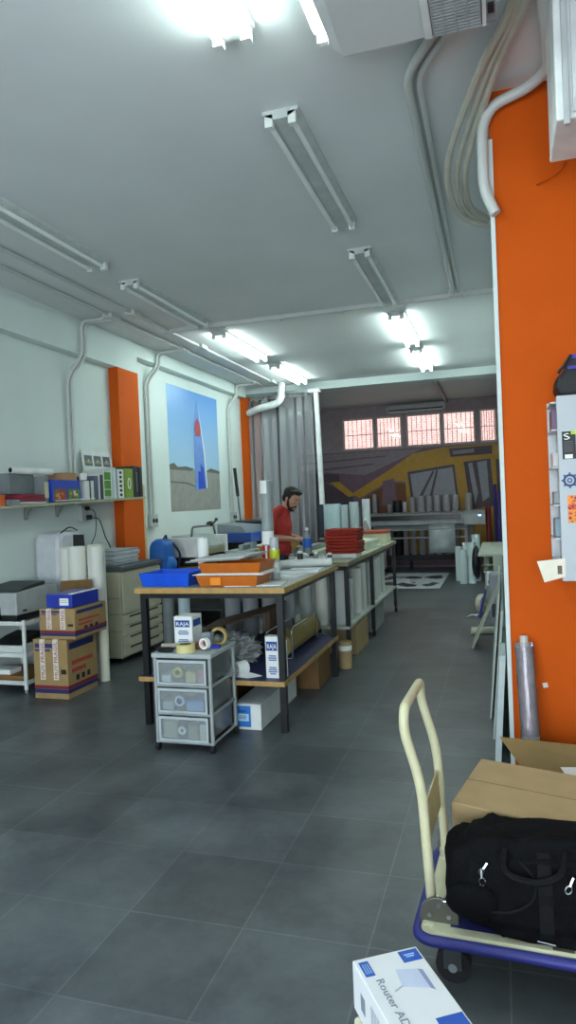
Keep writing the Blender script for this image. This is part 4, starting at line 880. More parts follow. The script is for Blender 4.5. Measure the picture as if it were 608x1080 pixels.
for x0, x1, y0, y1, h, lb in ((-1.72, -1.42, 6.75, 7.35, .30, 'brown carton under the pale shelf of the second bench, nearest the drum'), (-1.75, -1.45, 7.9, 8.6, .28, 'grey carton under the pale shelf of the second bench, farther back')):
    bm = BM(); box(bm, x0, x1, y0, y1, .001, h); solo('floor_carton', bm, CARDT if 'brown' in lb else M('9a9c98', .7), lb, 'box', bev=.004)
# red folded cloths in a stack
REDC = M('942514', .85, var=.15, scale=25, bump=.3)
bm = BM(); box(bm, -1.70, -1.40, 6.76, 7.06, TZ+.001, TZ+.045); solo('white_tray', bm, WHITE, 'white flat box under the stack of red cloths on the second bench', 'box', bev=.004)
zz = TZ+.046
for i in range(8):
    h = .025+.006*(i % 3); bm = BM(); dx = random.uniform(-.012, .012); dy = random.uniform(-.012, .012)
    n = 10; a, b, c, d = -1.71+dx, -1.375+dx, 6.74+dy, 7.07+dy
    bmesh.ops.create_grid(bm, x_segments=10, y_segments=10, size=.5); gv = list(bm.verts)
    for v in gv: v.co = Vector((a+(v.co.x+.5)*(b-a), c+(v.co.y+.5)*(d-c), zz))
    ret = bmesh.ops.extrude_face_region(bm, geom=list(bm.faces)); top = [g for g in ret['geom'] if isinstance(g, bmesh.types.BMVert)]
    for v in top: v.co.z += h*.9 + .004*noise.noise(v.co*14)
    solo('red_cloth', bm, REDC, '%s red folded cloth from the bottom of the red stack' % ORD[i], 'cloth', 'stack of red cloths', bev=.004); zz += h+.001
# bottle, dispenser and boxes near the man
t = thing('water_bottle', 'clear plastic bottle with a blue label standing left of the red cloths', 'bottle', (-1.86, 6.62, TZ))
bm = BM(); lathe(bm, [(0, 0), (.04, .003), (.043, .02), (.041, .06), (.043, .10), (.043, .21), (.036, .25), (.016, .285), (.015, .31), (0, .311)], (-1.86, 6.62, TZ+.001), 20); part('bottle', bm, glassy('bottle_plastic', 'd4dee4', .8, .06, .3), t)
bm = BM(); lathe(bm, [(.0445, .125), (.0455, .125), (.0455, .215), (.0445, .215)], (-1.86, 6.62, TZ), 20); part('label', bm, M('1c5fc0', .4), t)
bm = BM(); lathe(bm, [(.017, .295), (.018, .296), (.018, .322), (0, .324)], (-1.86, 6.62, TZ), 14); part('cap', bm, M('e2e6e8', .4), t)
t = thing('tape_dispenser', 'black and white tape dispenser at the near end of the second bench', 'tape dispenser', (-1.80, 6.45, TZ))
bm = BM(); prism(bm, [(-1.87, 6.40, TZ+.001), (-1.70, 6.40, TZ+.001), (-1.70, 6.40, TZ+.03), (-1.76, 6.40, TZ+.05), (-1.85, 6.40, TZ+.09), (-1.88, 6.40, TZ+.05)], (0, .05, 0)); part('body', bm, WHITE, t, bev=.006)
bm = BM(); hollow(bm, (-1.755, 6.385, TZ+.042), (-1.755, 6.45, TZ+.042), .04, .018, 20); part('roll', bm, BLACK, t)
t = thing('long_box', 'long cream box with red brown lid at the far end of the second bench', 'box', (-1.6, 9.0, TZ))
bm = BM(); box(bm, -2.05, -1.42, 8.85, 9.2, TZ+.001, TZ+.13); part('body', bm, M('c9c8ac', .6), t, bev=.004)
bm = BM(); box(bm, -2.06, -1.41, 8.84, 9.21, TZ+.131, TZ+.17); part('lid', bm, M('a5452c', .6), t, bev=.004)
bm = BM(); box(bm, -1.84, -1.45, 7.7, 8.4, TZ+.001, TZ+.10); solo('cream_box', bm, M('c6cdb8', .6), 'flat pale green box on the second bench behind the red cloths', 'box', bev=.004)
t = thing('cutting_machine', 'row of cream blocks forming a cutter on the second bench before the man', 'cutter', (-1.95, 7.5, TZ))
bm = BM(); box(bm, -2.09, -1.88, 7.0, 8.4, TZ+.001, TZ+.05); part('base', bm, M('b7b9a6', .5), t, bev=.004)
bm = BM(); box(bm, -2.07, -1.97, 7.02, 8.38, TZ+.05, TZ+.10); part('rail', bm, M('8d9292', .4, .5), t, bev=.004)
bm = BM(); box(bm, -2.08, -1.94, 7.85, 8.05, TZ+.10, TZ+.14); part('cutter_head', bm, M('3b3d40'), t, bev=.006)
for i, (x0, x1, y0, y1, z, h, c) in enumerate(((-2.06, -1.75, 8.52, 8.80, TZ+.001, .05, 'c9beb0'), (-2.05, -1.76, 8.53, 8.79, TZ+.053, .03, 'b04038'), (-2.06, -1.77, 8.53, 8.80, TZ+.085, .05, 'd5d0bd'), (-2.04, -1.78, 8.54, 8.79, TZ+.137, .025, '8a3a34'))):
    bm = BM(); box(bm, x0, x1, y0, y1, z, z+h); solo('flat_box', bm, M(c, .6), ('tan flat box at the bottom', 'red flat box second from the bottom', 'cream flat box second from the top', 'dark red flat box on top')[i]+' of the bench pile right of the man', 'box', 'flat boxes right of the man', bev=.002)
t = thing('glue_bottle', 'small clear cone shaped bottle on the far box of the second bench', 'bottle', (-1.72, 9.0, 1.14)); bm = BM(); lathe(bm, [(0, 0), (.05, 0), (.05, .03), (.02, .10), (.012, .13), (0, .131)], (-1.72, 9.0, TZ+.172), 16); part('bottle', bm, glassy('cone_plastic', 'cfd0cc', .7, .1, .4), t)
bm = BM(); lathe(bm, [(.0, .13), (.014, .131), (.010, .16), (0, .162)], (-1.72, 9.0, TZ+.172), 12); part('nozzle', bm, WHITE, t)
# ------------------------------------------------------------------ the man
def remesh(o, vox, sm=4):
    r = o.modifiers.new('remesh', 'REMESH'); r.mode = 'VOXEL'; r.voxel_size = vox; r.use_smooth_shade = True
    s = o.modifiers.new('smooth', 'SMOOTH'); s.factor = .5; s.iterations = sm
SKIN = M('b98a72', .6, var=.05)
mx, my = -2.50, 7.7
bm = BM()
def limb(pts, rs):
    tube(bm, spline(pts, 4) if len(pts) > 2 else pts, None or interp(rs, len(spline(pts, 4)) if len(pts) > 2 else 2), 12)
    for p, r in zip(pts, rs): blob(bm, p, (r, r, r), seg=12)
def interp(rs, n):
    out = []
    for i in range(n):
        u = i/(n-1)*(len(rs)-1); k = min(int(u), len(rs)-2); out.append(rs[k]+(rs[k+1]-rs[k])*(u-k))
    return out
limb([(mx, my, .92), (mx-.01, my, 1.1), (mx+.01, my, 1.28), (mx+.03, my, 1.42)], [.13, .125, .14, .10])
blob(bm, (mx+.0, my, 1.30), (.115, .175, .14)); blob(bm, (mx, my, .95), (.115, .16, .12))
limb([(mx+.05, my, 1.42), (mx+.11, my, 1.50), (mx+.14, my, 1.545)], [.065, .058, .058])
RH = Matrix.Rotation(math.radians(32), 3, 'Y')   # bowed head
hc = Vector((mx+.165, my-.01, 1.595))
RZ = Matrix.Rotation(math.radians(-18), 3, 'Z')
HR = RZ @ RH
def hp(x, y, z): return hc + HR @ Vector((x, y, z))
blob(bm, hp(0, 0, .025), (.098, .077, .098), HR, 20); blob(bm, hp(.03, 0, -.055), (.062, .060, .065), HR)
blob(bm, hp(.065, 0, -.095), (.028, .034, .026), HR); blob(bm, hp(.103, 0, -.015), (.020, .013, .022), HR, 10)
tube(bm, [hp(.088, 0, .025), hp(.112, 0, -.018)], [.008, .013], 8)
for s in (-1, 1):
    blob(bm, hp(-.005, s*.078, -.01), (.022, .010, .032), HR, 10); blob(bm, hp(.083, s*.032, .018), (.012, .016, .008), HR, 8)
    blob(bm, hp(.055, s*.045, -.02), (.028, .022, .026), HR, 10)
blob(bm, hp(.088, 0, -.058), (.012, .024, .008), HR, 8)
def arm(sh, el, wr, s):
    limb([sh, el], [.055, .042]); limb([el, wr], [.043, .029])
    w = Vector(wr); d = (w-Vector(el)).normalized(); side = Vector((0, 0, 1)).cross(d).normalized()*s; up = d.cross(side)*s
    if up.z < 0: up = -up
    pc = w + d*.05
    blob(bm, pc, (.05, .036, .019), Matrix((d, side, up)).transposed(), 12)
    for k, L in enumerate((.062, .070, .066, .052)):
        b = w + d*.088 + side*(-.027+.018*k) ; q1 = b + d*L*.55 - up*.012; q2 = q1 + d*L*.15 - up*L*.5
        tube(bm, [w+d*.05+side*(-.022+.015*k), b, q1, q2], [.0095, .0092, .0085, .007], 8); blob(bm, q2, (.007, .007, .007), seg=8)
    tb = w + d*.02 - side*.028; tube(bm, [tb, tb+d*.035-side*.018-up*.01, tb+d*.065-side*.008-up*.022], [.012, .0105, .0085], 8)
    return pc, d, side, up
hn = arm((mx-.02, my-.19, 1.405), (mx-.05, my-.235, 1.165), (mx+.19, my-.14, 1.135), 1)
hf = arm((mx-.02, my+.19, 1.405), (mx-.03, my+.235, 1.165), (mx+.19, my+.06, 1.14), -1)
for s in (-1, 1):
    limb([(mx, my+s*.09, .90), (mx+.035, my+s*.10, .50), (mx-.03, my+s*.10, .09)], [.088, .058, .042])
    limb([(mx-.04, my+s*.10, .05), (mx+.06, my+s*.115, .035), (mx+.14, my+s*.12, .03)], [.04, .036, .028])
man = solo('person', bm, SKIN, 'dark haired bearded man in a red shirt, bowed over the second bench at work', 'person')
remesh(man, .0065, 5)
def cloth(name, fn, mat, vox=.009, sm=6, label=None):
    global bm
    bm = BM(); fn(); o = part(name, bm, mat, man, label); remesh(o, vox, sm); return o
def shirt():
    limb([(mx, my, .93), (mx-.01, my, 1.1), (mx+.01, my, 1.28), (mx+.03, my, 1.40)], [.145, .14, .15, .115])
    blob(bm, (mx, my, 1.30), (.132, .195, .155)); blob(bm, (mx, my, 1.0), (.138, .175, .13))
    limb([(mx+.0, my-.165, 1.43), (mx+.03, my, 1.46), (mx+.0, my+.165, 1.43)], [.062, .075, .062])
    for s in (-1, 1): limb([(mx-.02, my+s*.19, 1.405), (mx-.047, my+s*.232, 1.20)], [.075, .066])
    tube(bm, [(mx+.06, my, 1.44), (mx+.095, my, 1.505)], [.078, .07], 14)
cloth('shirt', shirt, M('a82c26', .8, var=.1, bump=.2, bscale=12), label='short sleeved red shirt')
def trous():
    blob(bm, (mx, my, .92), (.135, .175, .12))
    for s in (-1, 1): limb([(mx, my+s*.09, .88), (mx+.035, my+s*.10, .50), (mx-.03, my+s*.10, .10)], [.105, .078, .068])
cloth('trousers', trous, M('2a2d3a', .8), label='dark trousers')
def shoes():
    for s in (-1, 1):
        limb([(mx-.05, my+s*.10, .05), (mx+.06, my+s*.115, .045), (mx+.15, my+s*.12, .035)], [.05, .046, .036])
    for v in bm.verts: v.co.z = max(v.co.z, .001)
cloth('shoes', shoes, BLACK)
def hair():
    blob(bm, hp(-.03, 0, .052), (.094, .086, .090), HR, 20); blob(bm, hp(.045, 0, .115), (.058, .062, .032), HR); blob(bm, hp(-.06, 0, .0), (.055, .072, .075), HR)
    for k in range(26):
        a = random.uniform(0, 2*PI); q = random.uniform(.2, 1.05); blob(bm, hp(-.01+.085*q*math.cos(a), .07*q*math.sin(a), .115-.03*q*q+random.uniform(0, .012)), (.026, .024, .024), HR, 8)
    for s in (-1, 1): blob(bm, hp(.015, s*.078, .035), (.02, .012, .04), HR, 8)
HAIR = M('17130f', .6, bump=.5)
cloth('hair', hair, HAIR, .007, 3)
def beard():
    for s in (-1, 1):
        tube(bm, [hp(.01, s*.074, .0), hp(.03, s*.064, -.06), hp(.06, s*.042, -.10), hp(.08, 0, -.112)], [.012, .018, .021, .022], 8)
        tube(bm, [hp(.075, s*.034, -.085), hp(.092, s*.03, -.055), hp(.106, 0, -.042)], [.013, .009, .008], 8)
cloth('beard', beard, HAIR, .006, 3)
def brows():
    for s in (-1, 1): tube(bm, [hp(.094, s*.014, .036), hp(.09, s*.034, .042), hp(.078, s*.052, .034)], .006, 6)
cloth('eyebrows', brows, HAIR, .004, 1)
bm = BM()
for s in (-1, 1): blob(bm, hp(.088, s*.032, .014), (.007, .011, .004), HR, 10)
part('eyes', bm, M('9a8478', .4), man)
p0 = hn[0] + hn[1]*.06 - Vector((0, 0, .022)); p1 = hf[0] + hf[1]*.05 - Vector((0, 0, .02))
bm = BM(); tube(bm, [p0-(p1-p0)*.1, p1], [.010, .013], 10, 0); tube(bm, [p0-(p1-p0)*.35, p0-(p1-p0)*.1], [.004, .006], 8, 1); solo('hand_tool', bm, [BLACK, STEEL], 'small black handled tool held in the hands of the man', 'tool')
# ------------------------------------------------------------------ curtain and post before the back room
CURT = glassy('curtain_plastic', 'f4f4f8', .8, .22, .14)
bm = BM(); n = 90; x0, x1 = -4.27, -3.07; z0, z1 = .25, 3.40; prev = None
for i in range(n+1):
    u = i/n; x = x0+(x1-x0)*u; y = 11.62+.016*math.sin(u*47)+.02*math.sin(u*19+1)
    cur = [bm.verts.new((x, y+(.012*math.sin(u*31+k) if k else 0), z1+(z0-z1)*k/6)) for k in range(7)]
    if prev:
        for k in range(6): f = bm.faces.new((prev[k], cur[k], cur[k+1], prev[k+1])); f.smooth = True
    prev = cur
cur_o = thing('plastic_curtain', 'clear plastic curtain hanging behind the man at the entrance of the back room', 'curtain', (-3.63, 11.62, .25))
o = part('clear_sheet', bm, CURT, cur_o); sm = o.modifiers.new('thickness', 'SOLIDIFY'); sm.thickness = .002
bm = BM(); box(bm, -4.29, -2.95, 11.60, 11.64, 3.46, 3.515); part('rail', bm, M('7d8586', .4, .3), cur_o)
for i in range(14):
    x = -4.2+i*.092; bm = BM(); tube(bm, [(x+.018*math.cos(a*PI/5), 11.62, 3.43+.03*math.sin(a*PI/5)) for a in range(11)], .004, 6); part('hook', bm, WHITE, cur_o)
t = thing('white_post', 'white post at the right edge of the clear plastic curtain', 'post', (-2.95, 11.62, 0))
bm = BM(); box(bm, -2.985, -2.905, 11.60, 11.68, 0, 3.45)
for v in bm.verts:
    if v.co.z > 1: v.co.x -= .055+(.03 if v.co.x > -2.94 else 0)*0
part('shaft', bm, WHITE, t, bev=.01)
bm = BM(); box(bm, -3.14, -2.93, 11.595, 11.69, 3.452, 3.515); part('top_bracket', bm, WHITE, t, bev=.004)
# rolls standing by the post
for i, (x, y, r, h, c, lb) in enumerate(((-2.62, 10.9, .14, 1.50, 'b9cdd2', 'wide pale blue white roll standing on the floor just right of the white post'), (-2.42, 10.9, .06, 1.48, 'aebbc0', 'slim grey white roll second from the white post'),
        (-2.27, 10.95, .075, 1.52, 'b4bec2', 'pale roll third from the white post'), (-2.08, 11.0, .065, 1.56, 'c3c9c9', 'taller pale roll fourth from the white post'))):
    bm = BM(); hollow(bm, (x, y, 0), (x, y, h), r, r*.6, 22); solo('paper_roll', bm, M(c, .6, var=.03), lb, 'paper roll', 'rolls standing by the white post')
bm = BM(); box(bm, -2.88, -2.78, 11.0, 11.5, 0, 1.50); solo('dark_panel', bm, M('23303c', .5), 'narrow dark blue board standing between the white post and the wide pale roll', 'board', bev=.004)
# ------------------------------------------------------------------ back room
t = thing('wall_air_conditioner', 'long white air conditioner on the back wall above the barred windows', 'air conditioner', (-1.68, 15.3, 3.43))
bm = BM(); prism(bm, [(-2.34, 15.4, 3.40), (-2.34, 15.25, 3.40), (-2.34, 15.19, 3.45), (-2.34, 15.19, 3.58), (-2.34, 15.22, 3.61), (-2.34, 15.4, 3.61)], (1.28, 0, 0)); part('casing', bm, M('a9a4a8', .4), t, bev=.01)
bm = BM(); box(bm, -2.28, -1.12, 15.18, 15.192, 3.465, 3.49); part('air_slot', bm, DARK, t)
bm = BM(); prism(bm, [(-2.28, 15.20, 3.455), (-2.28, 15.17, 3.43), (-2.28, 15.175, 3.425), (-2.28, 15.21, 3.45)], (1.16, 0, 0)); part('flap', bm, WHITE, t)
run('conduit', [(-1.05, 12.06, 3.615), (-1.05, 15.38, 3.615)], .04, M('8f8b8c', .5), 'thick pipe along the ceiling of the back room', 'pipe')
for i, (x, y, r, h, c) in enumerate(((-3.2, 15.1, .06, 1.45, 'a6a2a4'), (-3.02, 15.1, .06, 1.4, '9c989c'), (-2.66, 15.12, .05, 1.66, 'a9a5a8'), (-2.32, 15.1, .055, 1.42, 'a29ea2'), (-2.0, 15.1, .055, 1.46, 'b0aaae'), (-1.83, 15.1, .06, 1.56, 'aba6aa'),
        (-1.64, 15.1, .072, 1.58, 'b2adb0'), (-1.47, 15.1, .065, 1.57, 'a8a4a8'), (-1.30, 15.1, .072, 1.58, 'b4b0b2'), (-1.10, 15.1, .085, 1.58, 'b0acae'), (-.91, 15.1, .065, 1.58, 'b6b0b2'), (-.64, 15.1, .078, 1.60, 'b8b2ae'))):
    bm = BM(); hollow(bm, (x, y, .25), (x, y, h), r, r*.55, 16); solo('film_roll', bm, M(c, .6), '%s from the left of the rolls standing in a row under the mural' % ORD[i], 'roll', 'rolls standing under the mural')
t = thing('roll_rack', 'low dark rack that carries the row of rolls under the mural', 'rack', (-1.9, 15.1, 0))
bm = BM(); box(bm, -3.35, -.5, 14.95, 15.25, .20, .249); part('shelf_board', bm, M('2b272b', .6), t)
for x in (-3.3, -1.9, -.55):
    for y in (14.98, 15.22): bm = BM(); box(bm, x-.02, x+.02, y-.02, y+.02, 0, .2); part('leg', bm, DARK, t)
bm = BM(); hollow(bm, (-2.16, 15.1, .25), (-2.16, 15.1, 1.50), .10, .03, 18); solo('black_roll', bm, BLACK, 'thick black roll standing among the pale rolls under the mural', 'roll')
# wide format plotter
t = thing('plotter', 'wide plotter on a stand with paper hanging down, before the mural', 'plotter', (-1.5, 14.3, 0))
PG = M('8e9095', .4); py = 14.15
bm = BM(); prism(bm, [(-2.70, py, .99), (-2.70, py+.42, .99), (-2.70, py+.42, 1.20), (-2.70, py+.25, 1.25), (-2.70, py+.06, 1.22)], (1.98, 0, 0)); part('body', bm, PG, t, bev=.01)
bm = BM(); box(bm, -2.60, -.76, py-.004, py+.03, 1.09, 1.19); part('window_strip', bm, M('2c2d33', .3), t)
bm = BM(); prism(bm, [(-.72, py-.03, .96), (-.72, py+.42, .96), (-.72, py+.42, 1.25), (-.72, py+.05, 1.25), (-.72, py-.03, 1.18)], (.43, 0, 0)); part('control_end', bm, M('a6a7aa', .4), t, bev=.02)
bm = BM(); cyl(bm, (-.40, py-.035, 1.15), (-.40, py-.02, 1.15), .045, seg=18, mi=0); box(bm, -.43, -.37, py-.042, py-.035, 1.13, 1.165, 1); part('display', bm, [M('3f5468', .4), emis('9fd8ff', 2.0)], t)
bm = BM(); prism(bm, [(-2.72, py-.02, .97), (-2.72, py+.42, .97), (-2.72, py+.42, 1.22), (-2.72, py+.03, 1.22)], (.12, 0, 0)); part('left_end', bm, PG, t, bev=.02)
bm = BM(); prism(bm, [(-2.5, py-.12, .88), (-2.5, py+.1, .985), (-2.5, py+.1, 1.0), (-2.5, py-.12, .90)], (1.85, 0, 0)); part('paper_guide', bm, M('7c7f84', .4), t)
for x in (-2.35, -.68):
    bm = BM(); box(bm, x-.03, x+.03, py+.12, py+.2, .08, .98); part('leg', bm, M('9a9a9e', .4), t)
    bm = BM(); box(bm, x-.035, x+.035, py-.15, py+.5, .05, .09); part('foot', bm, DARK, t)
    for y in (py-.12, py+.47): bm = BM(); cyl(bm, (x-.02, y, .026), (x+.02, y, .026), .026, seg=12); part('castor', bm, BLACK, t)
bm = BM(); cyl(bm, (-2.33, py+.10, .72), (-.70, py+.10, .72), .018, seg=10); part('take_up_bar', bm, M('b3aeb0', .4), t)
bm = BM(); box(bm, -2.33, -.70, py+.14, py+.18, .30, .36); part('stretcher', bm, DARK, t)
bm = BM(); prev = None
for k, (yy, zz) in enumerate(((py+.02, 1.02), (py-.09, .93), (py-.125, .88), (py-.13, .7), (py-.12, .55), (py-.10, .42))):
    cur = [bm.verts.new((-1.39, yy, zz)), bm.verts.new((-.88, yy, zz))]
    if prev: f = bm.faces.new((prev[0], prev[1], cur[1], cur[0])); f.smooth = True
    prev = cur
o = part('printed_paper', bm, M('b5bcc0', .6), t, 'pale paper sheet hanging down'); sm = o.modifiers.new('thickness', 'SOLIDIFY'); sm.thickness = .002
bm = BM(); cyl(bm, (-.24, 14.35, 0), (-.24, 14.35, 1.32), .05, seg=16); solo('red_roll', bm, M('7c1620', .5), 'dark red roll standing right of the plotter', 'roll')
for i, (x, c, h) in enumerate(((-.10, '3a2a86', 1.75), (-.03, '5a4a9a', 1.6))):
    bm = BM(); hollow(bm, (x, 14.6, 0), (x, 14.6, h), .032, .02, 14); solo('purple_roll', bm, M(c, .5), ('taller dark purple roll', 'shorter violet roll')[i]+' standing in the right back corner', 'roll')
# printed sheet on the floor
bm = BM(); prism(bm, [(-2.25, 14.2, .001), (-1.03, 14.2, .001), (-1.03, 11.8, .001), (-2.25, 11.8, .001)], (0, 0, .003), 0)
for k in range(42):
    cx = random.choice((-2.0, -1.65, -1.3))+random.uniform(-.12, .12); cy = random.choice((12.4, 13.4))+random.uniform(-.25, .25); a = random.uniform(0, 3); w = random.uniform(.03, .14)
    pts = [(cx+w*1.3*math.cos(a+q*PI/3)*random.uniform(.5, 1), cy+w*2*math.sin(a+q*PI/3)*random.uniform(.5, 1), .0041+.00002*k) for q in range(6)]
    try: prism(bm, pts, (0, 0, .0002), 1)
    except Exception: pass
solo('printed_sheet', bm, [M('c9cdd2', .6), M('34363c', .6)], 'white sheet with a black print lying on the floor before the plotter', 'printed sheet')
# white rolls standing on the right
for i, (x, y, r, h, lb) in enumerate(((-.76, 12.9, .065, .62, 'lowest and leftmost white roll of the cluster standing right of the plotter paper'), (-.66, 12.45, .065, .60, 'front white roll of the cluster by the grey desk'), (-.62, 12.75, .065, .70, 'middle white roll of the cluster by the grey desk'), (-.52, 12.5, .07, .72, 'white roll of the cluster standing against the black bag'), (-.45, 12.85, .075, .84, 'tallest white roll of the cluster behind the black bag'))):
    bm = BM(); hollow(bm, (x, y, 0), (x, y, h), r, r*.8, 18); solo('white_roll', bm, M('d3e0e2', .6, var=.03), lb, 'paper roll', 'white rolls beside the desk')
# grey desk along the right wall
t = thing('desk', 'pale grey green desk against the right wall beyond the orange pier', 'desk', (-.14, 10.6, 0))
DG = M('a9b0a2', .5)
bm = BM(); box(bm, -.31, .015, 9.4, 11.8, .735, .765); part('desktop', bm, DG, t, bev=.004)
bm = BM(); box(bm, -.12, .0, 9.42, 9.45, 0, .735); part('end_panel', bm, DG, t)
bm = BM(); box(bm, -.29, .0, 11.75, 11.78, 0, .735); part('end_panel', bm, DG, t)
bm = BM(); box(bm, -.25, .0, 9.6, 11.7, .50, .52); box(bm, -.25, .0, 9.6, 11.7, .60, .615); part('shelf', bm, DG, t)
bm = BM(); blob(bm, (-.375, 10.9, .52), (.075, .32, .26), seg=20)
for v in bm.verts:
    v.co += Vector((.6, 1, 1))*(.035*noise.noise(v.co*9)); v.co.x = min(v.co.x, -.316)
bm_o = solo('black_bag', bm, M('15171f', .35), 'black plastic bag hanging from the front of the grey desk', 'bag', smooth=80)
for x0, x1, y0, y1, z0, z1, c, lb, nm in ((-.21, -.02, 8.9, 9.3, 0, .40, '83867f', 'grey box on the floor before the grey desk', 'grey_box'), (-.20, -.05, 8.95, 9.2, .402, .56, 'd6dce2', 'white appliance standing on the grey floor box by the desk', 'white_appliance'), (-.16, .0, 8.3, 8.6, .0, .62, '8e949c', 'narrow grey cabinet against the right wall before the desk', 'cabinet')):
    t = thing(nm, lb, 'box', ((x0+x1)/2, (y0+y1)/2, z0)); bm = BM(); box(bm, x0, x1, y0, y1, z0+.001, z1); part('body', bm, M(c, .5), t, bev=.01)
    bm = BM(); box(bm, x0+.02, x1-.02, y0-.006, y0, z0+(z1-z0)*.2, z0+(z1-z0)*.45); part('front_recess', bm, M('3a3d40'), t)
bm = BM(); hollow(bm, (-.30, 9.37, .125), (-.235, 9.33, .125), .12, .03, 26); solo('cable_reel', bm, M('bfb9a2', .6), 'cream coloured disc shaped reel on the floor under the black bag', 'reel')
for v in (0,):
    bm = BM(); tube(bm, [(-.30, 8.95, .006), (-.26, 9.05, .20), (-.22, 9.14, .33)], .014, 8); solo('blue_rod', bm, M('1d2f96', .4), 'dark blue rod leaning against the grey box before the desk', 'rod')
bm = BM()
for k in range(5): tube(bm, spline([(-.46+.03*k, 9.0+.05*k, .006), (-.40+.02*k, 9.15, .010), (-.34, 9.05+.04*k, .006)], 5), .005, 6)
solo('white_strip', bm, PAPER, 'white crumpled strip on the floor beside the blue rod', 'scrap')
# boards leaning on the right wall
def board(y0, y1, xb, xt, z, th, c, label, grp='boards leaning on the right wall'):
    bm = BM(); prism(bm, [(xb, y0, .001), (xb+th, y0, .001), (xt+th, y0, z), (xt, y0, z)], (0, y1-y0, 0)); solo('leaning_board', bm, M(c, .6), label, 'board', grp, bev=.001)
board(4.12, 4.48, -.082, -.036, .62, .034, 'c7d0d0', 'white board leaning on the right wall, nearest the open carton')
board(4.50, 6.4, -.098, -.020, .82, .014, 'aab4ae', 'grey green board leaning on the right wall, second from the open carton')
board(4.92, 7.0, -.122, -.038, .86, .012, 'b4beb6', 'grey green board leaning on the right wall, third from the open carton')
board(7.15, 7.6, -.33, -.06, .62, .02, 'a7ab9a', 'thin pale board leaning on the right wall, farthest from the open carton')
bm = BM(); hollow(bm, (-.36, 7.9, .04), (-.12, 7.95, .04), .04, .03, 16); solo('pale_tube', bm, M('c5c6b2', .6), 'short pale tube lying on the floor at the foot of the farthest leaning board', 'tube')
# ------------------------------------------------------------------ wall cabinet on the orange wall
before = set(COL.objects)
t = thing('wall_cabinet', 'white grey wall cabinet with stickers hung on the orange wall, cut by the right edge', 'cabinet', (.52, 3.65, 1.14))
WC = M('b4bac2', .4, var=.02)
bm = BM(); box(bm, .30, .80, 3.50, 3.79, 1.14, 2.0); part('body', bm, WC, t, bev=.006)
bm = BM(); box(bm, .286, .80, 3.475, 3.498, 1.125, 2.0); part('door', bm, WC, t, bev=.004)
bm = BM(); box(bm, .262, .30, 3.76, 3.79, 1.16, 2.0); box(bm, .262, .268, 3.52, 3.76, 1.16, 1.22)
for z in (1.16, 1.32, 1.48, 1.66, 1.84, 1.97): box(bm, .262, .30, 3.52, 3.76, z, z+.008)
part('side_rack', bm, M('c3c8cd', .4), t)
for i, (z, h, c, lb) in enumerate(((1.85, .10, '6f5a78', 'purple packet in the top compartment of the wall cabinet side rack'), (1.67, .07, 'c6c2c4', 'pale packet in the second compartment of the wall cabinet side rack'), (1.49, .06, '8b9098', 'grey packet in the third compartment of the wall cabinet side rack'), (1.33, .09, '7d97a6', 'blue grey packet in the fourth compartment of the wall cabinet side rack'))):
    bm = BM(); box(bm, .268, .296, 3.56, 3.70, z, z+h); solo('packet', bm, M(c, .5), lb, 'packet', 'packets in the side rack', bev=.004)
def sticker(name, bm, mats, lb): return solo(name, bm, mats, lb, 'sticker')
bm = BM(); y = 3.4745; box(bm, .305, .365, y, y+.0005, 1.70, 1.83, 0); box(bm, .345, .365, y-.0003, y, 1.815, 1.832, 2); box(bm, .315, .35, y-.0004, y, 1.703, 1.722, 1)
for q in range(6): box(bm, .312, .352, y-.0004, y, 1.735+q*.009, 1.738+q*.009, 3)
s_ = sticker('black_sticker', bm, [BLACK, PAPER, M('b7d436'), M('5c6068')], 'black sticker with a white letter on the wall cabinet door')
text('S', .042, (.313, y-.0012, 1.79), (1, 0, .15), (-.2, 0, 1), PAPER, s_, 'letter', wmax=.026)
bm = BM(); c = Vector((.333, y, 1.60))
def ringflat(bm, c, r0, r1, yy, mi, n=24):
    for k in range(n):
        a, b = 2*PI*k/n, 2*PI*(k+1)/n
        prism(bm, [(c.x+r0*math.cos(a), yy, c.z+r0*math.sin(a)), (c.x+r1*math.cos(a), yy, c.z+r1*math.sin(a)), (c.x+r1*math.cos(b), yy, c.z+r1*math.sin(b)), (c.x+r0*math.cos(b), yy, c.z+r0*math.sin(b))], (0, -.0006, 0), mi)
ringflat(bm, c, .019, .030, y+.0003, 0); ringflat(bm, c, .006, .012, y+.0003, 0)
for k in range(8):
    a = k*PI/4; box(bm, -.004, .004, -.0006, 0, .028, .037, 0, Matrix.Translation((c.x, y+.0003, c.z)) @ Matrix.Rotation(a, 4, 'Y'))
sticker('blue_sticker', bm, [M('21457f')], 'blue gear shaped ring sticker on the wall cabinet door')
bm = BM(); box(bm, .320, .400, y, y+.0005, 1.40, 1.53, 0); k = 0
for _ in range(46):
    k += 1; cx, cz, r = random.uniform(.326, .394), random.uniform(1.406, 1.524), random.uniform(.004, .008)
    prism(bm, [(cx+r*math.cos(q*PI/3+k), y, cz+r*math.sin(q*PI/3+k)) for q in range(6)], (0, -.0003-.00002*k, 0), random.choice((1, 1, 2)))
sticker('orange_sticker', bm, [M('f0902a'), M('7c2a52'), M('e0482c')], 'orange sticker with purple dots on the wall cabinet door')
bm = BM(); prism(bm, [(.175, 3.49, 1.22), (.30, 3.47, 1.235), (.30, 3.47, 1.148), (.205, 3.48, 1.12)], (0, .003, 0)); bm_n = solo('paper_note', bm, M('e8e0d0', .7), 'cream paper note sticking out below the left side of the wall cabinet', 'note')
bm = BM(); box(bm, .215, .235, 3.483, 3.4845, 1.185, 1.192, mat=None); box(bm, .265, .285, 3.471, 3.4725, 1.16, 1.20); part('printed_mark', bm, M('6a5a50'), bm_n)
